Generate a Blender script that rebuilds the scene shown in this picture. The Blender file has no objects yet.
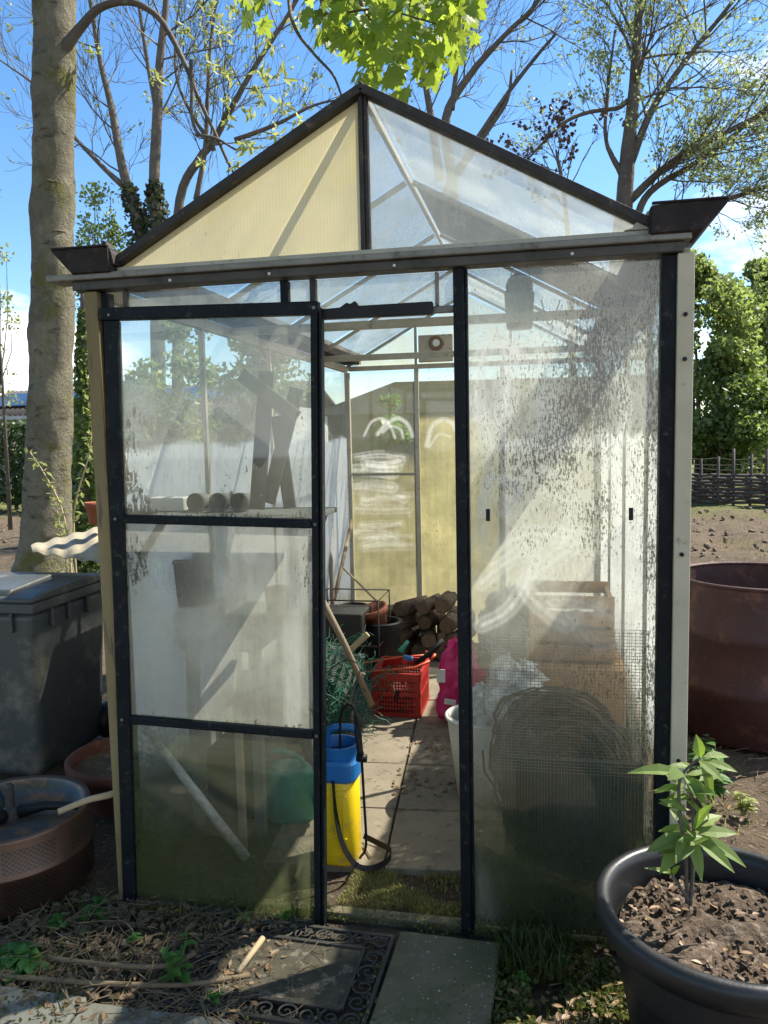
import bpy, math, random
import numpy as np
from mathutils import Vector, Matrix, Euler, Quaternion
random.seed(11); RN = random.Random(5)
rad = math.radians
scene = bpy.context.scene
COL = scene.collection

# ------------------------------------------------------------------ camera
CAM = dict(loc=(1.4202, -2.3281, 1.55), yaw=-.2017, pitch=.0974, roll=-.0221, f=782.9)
_y, _p, _r = CAM['yaw'], CAM['pitch'], CAM['roll']
_fw = Vector((math.sin(_y)*math.cos(_p), math.cos(_y)*math.cos(_p), -math.sin(_p)))
_rt = Vector((math.cos(_y), -math.sin(_y), 0)); _up = _rt.cross(_fw)
_r2 = math.cos(_r)*_rt + math.sin(_r)*_up; _u2 = -math.sin(_r)*_rt + math.cos(_r)*_up
_C = Vector(CAM['loc'])
cd = bpy.data.cameras.new('camera'); co = bpy.data.objects.new('camera', cd); COL.objects.link(co)
cd.sensor_fit = 'VERTICAL'; cd.sensor_height = 24; cd.lens = 24*CAM['f']/1024
cd.clip_start = .05; cd.clip_end = 2000
m = Matrix((_r2, _u2, -_fw)).transposed().to_4x4(); m.translation = _C
co.matrix_world = m; scene.camera = co
def ray(u, v): return _fw*CAM['f'] + _r2*(u-384) - _u2*(v-512)
def PY(u, v, y): d = ray(u, v); return _C + d*((y-_C.y)/d.y)      # surveyed point on the plane at that depth
def PZ(u, v, z=0.): d = ray(u, v); return _C + d*((z-_C.z)/d.z)   # surveyed point on that level

# ------------------------------------------------------------------ materials
MATS = {}
def newmat(name):
    m = bpy.data.materials.new(name); m.use_nodes = True; nt = m.node_tree; nt.nodes.clear()
    out = nt.nodes.new('ShaderNodeOutputMaterial'); return m, nt, out
def N(nt, typ, **kw):
    n = nt.nodes.new(typ)
    for k, v in kw.items():
        if k.startswith('i_'):
            key = k[2:]; key = int(key) if key.isdigit() else key.replace('_', ' ')
            n.inputs[key].default_value = v
        else: setattr(n, k, v)
    return n
def coords(nt, scale=(1,1,1), kind='Object'):
    tc = N(nt, 'ShaderNodeTexCoord'); mp = N(nt, 'ShaderNodeMapping'); mp.inputs['Scale'].default_value = scale
    if kind == 'World':
        g = N(nt, 'ShaderNodeNewGeometry'); nt.links.new(g.outputs['Position'], mp.inputs['Vector'])
    else: nt.links.new(tc.outputs[kind], mp.inputs['Vector'])
    return mp.outputs[0]
def noise(nt, vec, scale, detail=5, rough=.6):
    n = N(nt, 'ShaderNodeTexNoise'); n.inputs['Scale'].default_value = scale; n.inputs['Detail'].default_value = detail
    n.inputs['Roughness'].default_value = rough; nt.links.new(vec, n.inputs['Vector']); return n.outputs['Fac']
def ramp(nt, fac, lo, hi, a=0., b=1.):
    n = N(nt, 'ShaderNodeMapRange'); n.inputs['From Min'].default_value = lo; n.inputs['From Max'].default_value = hi
    n.inputs['To Min'].default_value = a; n.inputs['To Max'].default_value = b; nt.links.new(fac, n.inputs['Value']); return n.outputs[0]
def mth(nt, op, a, b=None, clamp=False):
    n = N(nt, 'ShaderNodeMath', operation=op, use_clamp=clamp)
    for i, x in enumerate((a, b)):
        if x is None: continue
        if isinstance(x, (int, float)): n.inputs[i].default_value = x
        else: nt.links.new(x, n.inputs[i])
    return n.outputs[0]
def mixc(nt, fac, a, b):
    n = N(nt, 'ShaderNodeMix', data_type='RGBA')
    for key, x in ((0, fac), (6, a), (7, b)):
        if isinstance(x, (int, float)): n.inputs[key].default_value = x
        elif isinstance(x, (tuple, list)): n.inputs[key].default_value = (*x[:3], 1)
        else: nt.links.new(x, n.inputs[key])
    return n.outputs[2]
def surf(name, c1, c2=None, scale=6., rough=.7, metal=0., bump=.3, bscale=None, stretch=(1,1,1), c3=None, spots=.6, kind='Object', spotscale=None, coat=0., spec=.5, dist=.01):
    """weathered surface: two colours by noise, a third as spots, noise bump"""
    if name in MATS: return MATS[name]
    m, nt, out = newmat(name); L = nt.links.new
    c2 = c2 or tuple(x*.7 for x in c1)
    v = coords(nt, stretch, kind)
    f = ramp(nt, noise(nt, v, scale, 7, .65), .3, .7)
    c = mixc(nt, f, c1, c2)
    if c3:
        s = noise(nt, v, spotscale or scale*3.1, 8, .7); c = mixc(nt, ramp(nt, s, spots-.06, spots+.06), c, c3)
    b = N(nt, 'ShaderNodeBsdfPrincipled'); L(c, b.inputs['Base Color'])
    b.inputs['Metallic'].default_value = metal
    b.inputs['Specular IOR Level'].default_value = spec
    b.inputs['Coat Weight'].default_value = coat
    L(ramp(nt, noise(nt, v, scale*2.3, 5, .6), .3, .7, max(.02, rough-.12), min(1, rough+.12)), b.inputs['Roughness'])
    if bump:
        bn = N(nt, 'ShaderNodeBump'); bn.inputs['Strength'].default_value = bump; bn.inputs['Distance'].default_value = dist
        L(noise(nt, v, bscale or scale*5, 8, .65), bn.inputs['Height']); L(bn.outputs[0], b.inputs['Normal'])
    L(b.outputs[0], out.inputs['Surface']); MATS[name] = m; return m
def leafmat(name, c1, c2, trans=.5, tcol=None, rough=.5):
    if name in MATS: return MATS[name]
    m, nt, out = newmat(name); L = nt.links.new
    g = N(nt, 'ShaderNodeNewGeometry'); c = mixc(nt, g.outputs['Random Per Island'], c1, c2)
    b = N(nt, 'ShaderNodeBsdfPrincipled'); L(c, b.inputs['Base Color']); b.inputs['Roughness'].default_value = rough
    t = N(nt, 'ShaderNodeBsdfTranslucent')
    if tcol: L(mixc(nt, g.outputs['Random Per Island'], tcol, tuple(x*.6 for x in tcol)), t.inputs['Color'])
    else: L(c, t.inputs['Color'])
    mx = N(nt, 'ShaderNodeMixShader'); mx.inputs[0].default_value = trans
    L(b.outputs[0], mx.inputs[1]); L(t.outputs[0], mx.inputs[2]); L(mx.outputs[0], out.inputs['Surface']); MATS[name] = m; return m
def glassmat(name, film=(.60, .585, .49), fine=1., flute=0., gloss=.06, trans=.68):
    """thin glazing: clear where clean; film, whitewash, algae and specks come from the pane's own 'grime' layer"""
    m, nt, out = newmat(name); L = nt.links.new
    at = N(nt, 'ShaderNodeAttribute', attribute_name='grime'); sep = N(nt, 'ShaderNodeSeparateColor'); L(at.outputs['Color'], sep.inputs[0])
    F, W, A = sep.outputs[0], sep.outputs[1], sep.outputs[2]; S = at.outputs['Alpha']
    v = coords(nt, (1,1,1), 'World'); vs = coords(nt, (9, 9, .7), 'World'); vf = coords(nt, (3, 3, 1.), 'World')
    soft = ramp(nt, noise(nt, v, 3.2, 7, .65), .25, .75, .5, 1.35)
    streak = ramp(nt, noise(nt, vs, 3., 6, .7), .3, .7, .82, 1.15)
    dust = ramp(nt, noise(nt, v, 60., 4, .8), .3, .7, .9, 1.1)
    film_o = mth(nt, 'MAXIMUM', mth(nt, 'MULTIPLY', mth(nt, 'MULTIPLY', F, soft), mth(nt, 'MULTIPLY', streak, dust), True), mth(nt, 'MULTIPLY', mth(nt, 'SUBTRACT', F, 1.), 3., True), True)
    wn = ramp(nt, noise(nt, vf, 13., 7, .75), .32, .62, .55, 1.1)
    white_o = mth(nt, 'MULTIPLY', W, wn, True)
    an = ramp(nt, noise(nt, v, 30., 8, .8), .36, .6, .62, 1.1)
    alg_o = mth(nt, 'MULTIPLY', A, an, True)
    n1 = noise(nt, v, 70*fine, 6, .8); n2 = noise(nt, coords(nt, (1, 1, .2), 'World'), 150*fine, 3, .6)
    sp = mth(nt, 'SUBTRACT', mth(nt, 'MULTIPLY', mth(nt, 'ADD', n1, n2), .5), mth(nt, 'SUBTRACT', .66, mth(nt, 'MULTIPLY', S, .19)))
    speck_o = ramp(nt, sp, -.01, .06, 0., .85)
    def inv(x): return mth(nt, 'SUBTRACT', 1., x, True)
    clear = mth(nt, 'MULTIPLY', mth(nt, 'MULTIPLY', inv(film_o), inv(white_o)), mth(nt, 'MULTIPLY', inv(alg_o), inv(speck_o)), True)
    if flute:
        w = N(nt, 'ShaderNodeTexWave', wave_type='BANDS', bands_direction='X'); w.inputs['Scale'].default_value = flute; w.inputs['Distortion'].default_value = .15
        vv = coords(nt, (1, 1, 0), 'World'); L(vv, w.inputs['Vector'])
    wr = mth(nt, 'DIVIDE', white_o, mth(nt, 'ADD', mth(nt, 'ADD', white_o, film_o), .001)); ar = mth(nt, 'DIVIDE', alg_o, mth(nt, 'ADD', mth(nt, 'ADD', mth(nt, 'ADD', white_o, film_o), alg_o), .001))
    col = mixc(nt, wr, film, (.82, .82, .78))
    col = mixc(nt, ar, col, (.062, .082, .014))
    col = mixc(nt, speck_o, col, (.06, .052, .03))
    if flute: col = mixc(nt, ramp(nt, w.outputs['Fac'], 0, 1, 0, .10), col, (.25, .25, .2))
    d = N(nt, 'ShaderNodeBsdfDiffuse'); t = N(nt, 'ShaderNodeBsdfTranslucent'); L(col, d.inputs[0]); L(col, t.inputs[0])
    mt = N(nt, 'ShaderNodeMixShader'); mt.inputs[0].default_value = trans; L(d.outputs[0], mt.inputs[1]); L(t.outputs[0], mt.inputs[2])
    tr = N(nt, 'ShaderNodeBsdfTransparent'); tr.inputs[0].default_value = (.97, .985, .975, 1)
    m2 = N(nt, 'ShaderNodeMixShader'); L(clear, m2.inputs[0]); L(mt.outputs[0], m2.inputs[1]); L(tr.outputs[0], m2.inputs[2])
    gl = N(nt, 'ShaderNodeBsdfGlossy'); gl.inputs['Roughness'].default_value = .04
    ge = N(nt, 'ShaderNodeNewGeometry'); dt = N(nt, 'ShaderNodeVectorMath', operation='DOT_PRODUCT'); L(ge.outputs['Incoming'], dt.inputs[0]); L(ge.outputs['Normal'], dt.inputs[1])
    sch = mth(nt, 'ADD', mth(nt, 'MULTIPLY', mth(nt, 'POWER', mth(nt, 'SUBTRACT', 1., mth(nt, 'ABSOLUTE', dt.outputs['Value']), True), 5.), .95), .05)
    m3 = N(nt, 'ShaderNodeMixShader'); L(mth(nt, 'MULTIPLY', sch, mth(nt, 'ADD', mth(nt, 'MULTIPLY', clear, .8), .1), True), m3.inputs[0])
    L(m2.outputs[0], m3.inputs[1]); L(gl.outputs[0], m3.inputs[2])
    L(m3.outputs[0], out.inputs['Surface']); return m

M = {}
M['dark'] = surf('dark_frame', (.0035, .0055, .0075), (.007, .011, .014), 9, .5, 0, .25, 60, c3=(.045, .048, .035), spots=.63, spotscale=40, spec=.15)
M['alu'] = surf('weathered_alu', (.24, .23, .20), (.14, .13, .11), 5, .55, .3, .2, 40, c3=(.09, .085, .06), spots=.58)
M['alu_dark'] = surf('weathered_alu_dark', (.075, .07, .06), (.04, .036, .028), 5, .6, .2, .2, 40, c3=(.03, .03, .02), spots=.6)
M['cream'] = surf('cream_paint', (.42, .39, .31), (.30, .275, .21), 7, .6, 0, .2, 50, c3=(.13, .115, .07), spots=.64)
M['postwood'] = surf('side_strip', (.22, .17, .075), (.13, .10, .045), 8, .7, 0, .3, 50, (1, 1, .15), c3=(.05, .045, .03), spots=.62)
M['rafter'] = surf('rafter_dark', (.022, .017, .014), (.011, .009, .008), 9, .6, 0, .3, 60, c3=(.13, .08, .05), spots=.63)
M['rustgutter'] = surf('rusty_gutter', (.012, .009, .009), (.020, .012, .010), 8, .8, .1, .5, 40, c3=(.09, .05, .035), spots=.62)
M['slab'] = surf('paving_slab', (.22, .21, .18), (.14, .135, .11), 5, .9, 0, .5, 60, c3=(.085, .095, .05), spots=.6, kind='World', spotscale=9)
M['tile'] = surf('inner_paving', (.27, .225, .165), (.17, .142, .104), 4, .9, 0, .4, 70, c3=(.12, .11, .075), spots=.6, kind='World', spotscale=14)
M['pebble'] = surf('pebbled_slab', (.125, .115, .075), (.07, .075, .036), 6, .9, 0, .8, 70, c3=(.34, .32, .28), spots=.61, kind='World', spotscale=70)
def pebblemat():
    m, nt, out = newmat('pebbled_slab'); L = nt.links.new; v = coords(nt, (1, 1, 1), 'World'); vo = N(nt, 'ShaderNodeTexVoronoi'); vo.inputs['Scale'].default_value = 75; L(v, vo.inputs['Vector'])
    sx = N(nt, 'ShaderNodeSeparateColor'); L(vo.outputs['Color'], sx.inputs[0])
    rad_ = mth(nt, 'MULTIPLY', sx.outputs[0], .42); inside = mth(nt, 'LESS_THAN', vo.outputs['Distance'], mth(nt, 'SUBTRACT', rad_, .12))
    base = mixc(nt, ramp(nt, noise(nt, v, 7, 7, .65), .35, .65), (.15, .122, .078), (.085, .082, .038)); peb = mixc(nt, sx.outputs[1], (.40, .37, .31), (.16, .14, .11))
    c = mixc(nt, inside, base, peb); b = N(nt, 'ShaderNodeBsdfPrincipled'); L(c, b.inputs['Base Color']); b.inputs['Roughness'].default_value = .9
    bn = N(nt, 'ShaderNodeBump'); bn.inputs['Strength'].default_value = .8; bn.inputs['Distance'].default_value = .005; L(mth(nt, 'ADD', noise(nt, v, 60, 8, .7), mth(nt, 'MULTIPLY', inside, .3)), bn.inputs['Height']); L(bn.outputs[0], b.inputs['Normal']); L(b.outputs[0], out.inputs['Surface']); return m
M['pebble'] = pebblemat()
M['clod'] = surf('soil_clod', (.15, .115, .08), (.10, .075, .053), 3, .95, 0, .6, 40, kind='World')
M['soil'] = surf('soil', (.12, .08, .052), (.055, .038, .025), 3, .95, 0, 1., 22, c3=(.27, .22, .16), spots=.6, kind='World', spotscale=30, dist=.04)
M['plast_dark'] = surf('dark_plastic', (.0065, .0075, .0085), (.011, .012, .0135), 3, .45, 0, .12, 60, c3=(.09, .085, .075), spots=.7)
M['bin'] = surf('bin_plastic', (.060, .066, .065), (.042, .047, .046), 3, .45, 0, .15, 80, c3=(.13, .12, .10), spots=.60, spotscale=5)
M['black'] = surf('black_plastic', (.006, .0065, .007), (.012, .012, .013), 4, .5, 0, .1, 60, spec=.25)
M['yellow'] = surf('yellow_tank', (.78, .56, .012), (.72, .48, .01), 3, .4, 0, .05, 60, c3=(.42, .31, .06), spots=.64, spotscale=12)
M['blue'] = surf('blue_plastic', (.012, .15, .42), (.01, .11, .33), 3, .42, 0, .05, 60, c3=(.08, .16, .26), spots=.62, spotscale=14)
M['red'] = surf('red_plastic', (.42, .016, .012), (.30, .011, .009), 4, .45, 0, .06, 60, c3=(.28, .07, .05), spots=.62, spotscale=20)
M['orange'] = surf('orange_tube', (.62, .10, .045), (.5, .07, .03), 6, .4, 0, .1, 60)
M['pink'] = surf('pink_bag', (.66, .018, .17), (.48, .012, .12), 6, .4, 0, .5, 18)
M['white'] = surf('white_plastic', (.66, .66, .62), (.52, .52, .48), 4, .5, 0, .1, 50, c3=(.25, .23, .18), spots=.68)
M['whitefilm'] = surf('crumpled_film', (.62, .63, .62), (.45, .46, .46), 5, .35, 0, .9, 15)
M['greybag'] = surf('dark_bag', (.07, .075, .08), (.035, .037, .04), 5, .4, 0, .9, 15)
M['terra'] = surf('terracotta', (.24, .075, .035), (.17, .052, .026), 5, .8, 0, .2, 50, c3=(.40, .25, .18), spots=.66)
M['terradark'] = surf('old_terracotta', (.12, .038, .022), (.08, .027, .016), 5, .85, 0, .2, 50)
M['wood'] = surf('grey_wood', (.30, .23, .155), (.20, .155, .105), 9, .8, 0, .4, 40, (1, 1, .1))
M['palewood'] = surf('pale_stick', (.46, .36, .22), (.33, .25, .15), 9, .8, 0, .4, 60)
M['greyboard'] = surf('grey_board', (.13, .14, .12), (.09, .10, .085), 9, .8, 0, .2, 60, (1, 1, .2))
M['bark'] = surf('bark_grey', (.17, .15, .105), (.075, .066, .048), 5., .9, 0, .8, 34, (1, 1, 1.), c3=(.135, .13, .045), spots=.54, spotscale=5, dist=.03)
def barkmat():
    m, nt, out = newmat('maple_bark'); L = nt.links.new; v = coords(nt, (1, 1, .45)); vz = coords(nt, (1, 1, 2.5)); w = coords(nt, (1, 1, 1))
    nz = noise(nt, w, 14, 6, .7); vo = N(nt, 'ShaderNodeTexVoronoi', feature='DISTANCE_TO_EDGE'); vo.inputs['Scale'].default_value = 16
    mx = N(nt, 'ShaderNodeMix', data_type='VECTOR'); mx.inputs[0].default_value = .12; L(v, mx.inputs[4]); 
    nn = N(nt, 'ShaderNodeTexNoise'); nn.inputs['Scale'].default_value = 6; nn.inputs['Detail'].default_value = 5; L(v, nn.inputs['Vector']); L(nn.outputs['Color'], mx.inputs[5]); L(mx.outputs[1], vo.inputs['Vector'])
    crack = ramp(nt, vo.outputs['Distance'], .0, .09); big = noise(nt, w, 2.6, 7, .65); hz = noise(nt, vz, 5., 7, .7)
    c = mixc(nt, ramp(nt, big, .38, .62), (.22, .20, .14), (.13, .118, .082)); c = mixc(nt, ramp(nt, hz, .56, .66), c, (.055, .047, .036))
    c = mixc(nt, ramp(nt, noise(nt, w, 7, 8, .75), .56, .64), c, (.21, .205, .14)); c = mixc(nt, ramp(nt, noise(nt, w, 3.2, 7, .7), .55, .66), c, (.13, .125, .04))
    c = mixc(nt, mth(nt, 'MULTIPLY', mth(nt, 'SUBTRACT', 1., crack), .18), c, (.04, .034, .026))
    b = N(nt, 'ShaderNodeBsdfPrincipled'); L(c, b.inputs['Base Color']); b.inputs['Roughness'].default_value = .9; b.inputs['Specular IOR Level'].default_value = .2
    bn = N(nt, 'ShaderNodeBump'); bn.inputs['Strength'].default_value = .9; bn.inputs['Distance'].default_value = .02; L(mth(nt, 'ADD', mth(nt, 'MULTIPLY', crack, .12), mth(nt, 'ADD', nz, noise(nt, w, 45, 6, .7))), bn.inputs['Height']); L(bn.outputs[0], b.inputs['Normal']); L(b.outputs[0], out.inputs['Surface']); return m
M['bark'] = barkmat()
M['bark2'] = surf('bark_dark', (.14, .115, .09), (.08, .066, .052), 4, .9, 0, .7, 12, c3=(.16, .17, .09), spots=.6, dist=.03)
M['log'] = surf('log_bark', (.06, .04, .026), (.032, .022, .016), 14, .9, 0, .9, 50, c3=(.2, .15, .1), spots=.62)
M['logend'] = surf('log_end', (.17, .115, .07), (.09, .06, .04), 22, .85, 0, .4, 70, c3=(.1, .07, .045), spots=.6)
M['rust'] = surf('barrel_rust', (.058, .020, .018), (.036, .014, .012), 4, .6, .1, .35, 40, c3=(.10, .042, .03), spots=.60, spotscale=7)
M['copper'] = surf('drum_steel', (.2, .1, .065), (.13, .065, .045), 4, .42, .7, .15, 50, c3=(.10, .05, .03), spots=.6)
M['drumtop'] = surf('drum_grey', (.15, .13, .11), (.08, .07, .06), 5, .4, .6, .2, 50, c3=(.36, .16, .07), spots=.54, spotscale=7)
M['iron'] = surf('black_rubber_iron', (.020, .019, .017), (.032, .030, .026), 12, .6, 0, .4, 80, c3=(.08, .07, .05), spots=.66)
M['matface'] = surf('mat_center', (.075, .062, .042), (.030, .028, .018), 7, .9, 0, .7, 60, c3=(.22, .19, .14), spots=.6, spotscale=22)
M['wire'] = surf('dark_wire', (.03, .03, .03), (.06, .04, .03), 20, .5, .4, .1)
M['greynet'] = surf('galv_mesh', (.23, .23, .21), (.13, .13, .115), 20, .5, .5, .1)
M['net'] = surf('green_net', (.012, .14, .085), (.02, .08, .05), 20, .6, 0, .1)
M['twig'] = surf('dead_twigs', (.20, .145, .085), (.085, .06, .038), 4, .9, 0, .3, 60, kind='World')
M['greencan'] = surf('green_can', (.03, .27, .19), (.02, .2, .14), 4, .4, 0, .1)
M['corr'] = surf('corrugated_sheet', (.34, .30, .21), (.22, .19, .14), 6, .7, 0, .3, 50, c3=(.12, .09, .06), spots=.64)
M['stone'] = surf('pale_stone', (.36, .35, .31), (.24, .23, .20), 5, .85, 0, .4, 50)
M['brick'] = surf('brown_brick', (.16, .085, .055), (.10, .055, .04), 9, .9, 0, .5, 50)
M['cloth'] = surf('shade_cloth', (.035, .045, .03), (.022, .028, .02), 12, .9, 0, .5, 60)
M['fence'] = surf('fence_boards', (.10, .085, .075), (.06, .05, .045), 6, .9, 0, .4, 40)
M['housewall'] = surf('house_wall', (.42, .44, .44), (.33, .35, .36), 4, .8, 0, .1)
M['roof'] = surf('roof_tile', (.075, .06, .055), (.05, .042, .04), 6, .8, 0, .4)
M['pv'] = surf('solar_panel', (.012, .02, .05), (.015, .03, .08), 2, .2, 0, 0)
M['darkboard'] = surf('dark_green_grey_board', (.055, .065, .05), (.035, .042, .033), 6, .85, 0, .2, 60)
M['crate'] = surf('orange_wood', (.50, .31, .16), (.36, .21, .11), 6, .8, 0, .3, 40, (1, 1, .3))
M['shed'] = surf('grey_shed', (.09, .095, .09), (.06, .065, .06), 6, .8, 0, .2, 30, (1, 1, .2))
M['lead'] = surf('window_dark', (.03, .04, .05), (.05, .06, .07), 3, .15, 0, 0)
M['wicker'] = surf('wicker', (.14, .09, .05), (.06, .042, .024), 25, .8, 0, .8, 60)
M['fanring'] = surf('fan_ring', (.20, .11, .06), (.12, .07, .04), 25, .6, 0, .3)
M['label'] = surf('label_white', (.7, .68, .66), (.55, .54, .52), 10, .6, 0, .1)
M['potinner'] = M['plast_dark']
M['glass'] = glassmat('dirty_glass')
M['glassroof'] = glassmat('dirty_roof_glass', (.40, .40, .37), trans=.6)
M['backglass'] = glassmat('yellowed_glass', (.66, .58, .27), trans=.68)
M['poly'] = glassmat('cream_twinwall', (.91, .76, .45), flute=30., trans=.62, gloss=.03)
M['leaf_maple'] = leafmat('maple_leaf', (.09, .17, .02), (.17, .26, .035), .6, (.42, .54, .06))
M['leaf_bud'] = leafmat('spring_leaf', (.20, .26, .06), (.32, .36, .12), .5, (.46, .50, .15))
M['leaf_green'] = leafmat('bush_leaf', (.065, .11, .027), (.14, .20, .05), .45, (.28, .38, .08))
M['leaf_mid'] = leafmat('tree_leaf', (.10, .155, .037), (.20, .24, .075), .5, (.36, .46, .12))
M['leaf_pale'] = leafmat('pale_new_leaf', (.20, .25, .09), (.33, .37, .15), .5, (.46, .54, .20))
M['leaf_ivy'] = leafmat('ivy_leaf', (.035, .05, .022), (.085, .095, .04), .3)
M['leaf_hedge'] = leafmat('hedge_leaf', (.03, .06, .015), (.06, .10, .025), .3)
M['leaf_laurel'] = leafmat('shrub_leaf', (.10, .16, .035), (.20, .27, .075), .42, (.34, .52, .05), .55)
M['leaf_weed'] = leafmat('weed_leaf', (.05, .14, .025), (.09, .2, .04), .4, (.14, .32, .04))
M['grass'] = leafmat('grass_blade', (.035, .055, .012), (.085, .095, .022), .4)
M['drygrass'] = leafmat('dry_grass', (.17, .18, .05), (.34, .31, .11), .4)
M['bud_dark'] = leafmat('dark_bud', (.05, .03, .03), (.09, .05, .04), .2)
M['moss'] = leafmat('moss_tuft', (.055, .075, .014), (.14, .15, .03), .4)
M['deadleaf'] = leafmat('dead_leaf', (.26, .17, .09), (.14, .09, .05), .2)

# ------------------------------------------------------------------ mesh builder
class MB:
    def __init__(s): s.v = []; s.f = []; s.mi = []; s.sm = []; s.cur = 0; s.smooth = False
    def add(s, vs, fs):
        o = len(s.v); s.v.extend([tuple(x) for x in vs])
        for f in fs: s.f.append(tuple(i+o for i in f)); s.mi.append(s.cur); s.sm.append(s.smooth)
        return s
    def box(s, c, d, rot=None):
        c = Vector(c); h = Vector(d)/2; R = rot.to_matrix() if rot is not None else Matrix.Identity(3)
        vs = [c + R @ Vector((x*h.x, y*h.y, z*h.z)) for x in (-1, 1) for y in (-1, 1) for z in (-1, 1)]
        return s.add(vs, [(0,1,3,2), (4,6,7,5), (0,4,5,1), (2,3,7,6), (0,2,6,4), (1,5,7,3)])
    def lohi(s, lo, hi): return s.box([(a+b)/2 for a, b in zip(lo, hi)], [b-a for a, b in zip(lo, hi)])
    def beam(s, a, b, w, t, up=(0, 0, 1)):
        a, b = Vector(a), Vector(b); d = (b-a); L = d.length; d.normalize(); up = Vector(up)
        sx = d.cross(up)
        if sx.length < 1e-4: sx = d.cross(Vector((0, 1, 0)))
        sx.normalize(); uz = sx.cross(d).normalized(); vs = []
        for e in (a, b):
            for x, z in ((-1, -1), (1, -1), (1, 1), (-1, 1)): vs.append(e + sx*x*w/2 + uz*z*t/2)
        return s.add(vs, [(3,2,1,0), (4,5,6,7), (0,1,5,4), (1,2,6,5), (2,3,7,6), (3,0,4,7)])
    def tube(s, pts, r, n=8, cap=True):
        pts = [Vector(p) for p in pts]; rs = r if isinstance(r, (list, tuple)) else [r]*len(pts)
        sm = s.smooth; s.smooth = True; vs = []; fs = []
        prev = None
        for i, p in enumerate(pts):
            t = (pts[min(i+1, len(pts)-1)] - pts[max(i-1, 0)])
            if t.length < 1e-9: t = Vector((0, 0, 1))
            t.normalize()
            if prev is None:
                a = t.cross(Vector((0, 0, 1)) if abs(t.z) < .9 else Vector((1, 0, 0))).normalized()
            else:
                a = prev - t*prev.dot(t)
                a = a.normalized() if a.length > 1e-6 else t.orthogonal().normalized()
            prev = a; b = t.cross(a)
            for k in range(n):
                th = 2*math.pi*k/n; vs.append(p + (a*math.cos(th)+b*math.sin(th))*rs[i])
        for i in range(len(pts)-1):
            for k in range(n): k2 = (k+1) % n; fs.append((i*n+k, i*n+k2, (i+1)*n+k2, (i+1)*n+k))
        if cap: fs.append(tuple(reversed(range(n)))); fs.append(tuple((len(pts)-1)*n+k for k in range(n)))
        s.add(vs, fs); s.smooth = sm; return s
    def lathe(s, prof, c=(0, 0, 0), n=40, rot=None, sx=1., sy=1., closed=False, capb=False, capt=False, jit=0):
        c = Vector(c); R = rot.to_matrix() if rot is not None else Matrix.Identity(3); vs = []; fs = []
        for r, z in prof:
            for k in range(n):
                th = 2*math.pi*k/n; j = 1 + (RN.uniform(-jit, jit) if jit else 0)
                vs.append(c + R @ Vector((r*j*math.cos(th)*sx, r*j*math.sin(th)*sy, z)))
        for i in range(len(prof)-1):
            for k in range(n): k2 = (k+1) % n; fs.append((i*n+k, i*n+k2, (i+1)*n+k2, (i+1)*n+k))
        if capb: fs.append(tuple(reversed(range(n))))
        if capt: fs.append(tuple((len(prof)-1)*n+k for k in range(n)))
        return s.add(vs, fs)
    def prism(s, outline, a, b):      # outline of 3D points swept from offset a to offset b
        a, b = Vector(a), Vector(b); n = len(outline); vs = [Vector(p)+a for p in outline] + [Vector(p)+b for p in outline]
        fs = [tuple(reversed(range(n))), tuple(range(n, 2*n))] + [(i, (i+1) % n, n+(i+1) % n, n+i) for i in range(n)]
        return s.add(vs, fs)
    def build(s, name, mats, parent=None, bevel=0., sub=0, merge=False, kind=None, seg=2):
        me = bpy.data.meshes.new(name); me.from_pydata(s.v, [], s.f)
        mats = mats if isinstance(mats, (list, tuple)) else [mats]
        for mm in mats: me.materials.append(mm)
        me.polygons.foreach_set('material_index', s.mi); me.polygons.foreach_set('use_smooth', s.sm); me.update()
        o = bpy.data.objects.new(name, me); COL.objects.link(o)
        if parent is not None: o.parent = parent; o.matrix_parent_inverse = Matrix.Translation(parent.location).inverted() if parent.get('_abs') else Matrix.Identity(4)
        if bevel:
            bm = o.modifiers.new('bevel', 'BEVEL'); bm.width = bevel; bm.segments = seg; bm.limit_method = 'ANGLE'; bm.angle_limit = rad(35)
        if sub:
            sb = o.modifiers.new('sub', 'SUBSURF'); sb.levels = sub; sb.render_levels = sub
        if kind: o['kind'] = kind
        return o
def thing(name, label, cat, loc=(0, 0, 0), group=None):
    """an Empty at the thing's base; part meshes are written in world coordinates and parented to it"""
    o = bpy.data.objects.new(name, None); COL.objects.link(o); o.location = loc; o.empty_display_size = .05
    o['label'] = label; o['category'] = cat; o['_abs'] = 1
    if group: o['group'] = group
    return o
def tag(o, label, cat, group=None):
    o['label'] = label; o['category'] = cat
    if group: o['group'] = group
    return o
def smoothpts(pts, k=6):
    pts = [Vector(p) for p in pts]; P = [pts[0]*2-pts[1]] + pts + [pts[-1]*2-pts[-2]]; out = []
    for i in range(1, len(P)-2):
        for j in range(k):
            t = j/k; a, b, c, d = P[i-1], P[i], P[i+1], P[i+2]
            out.append(.5*((2*b)+(c-a)*t+(2*a-5*b+4*c-d)*t*t+(3*b-a-3*c+d)*t**3))
    out.append(pts[-1]); return out
def lerp(a, b, t): return a+(b-a)*t
def rvec(R=RN):
    while True:
        v = Vector((R.uniform(-1, 1), R.uniform(-1, 1), R.uniform(-1, 1)))
        if .05 < v.length < 1: return v.normalized()

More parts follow.
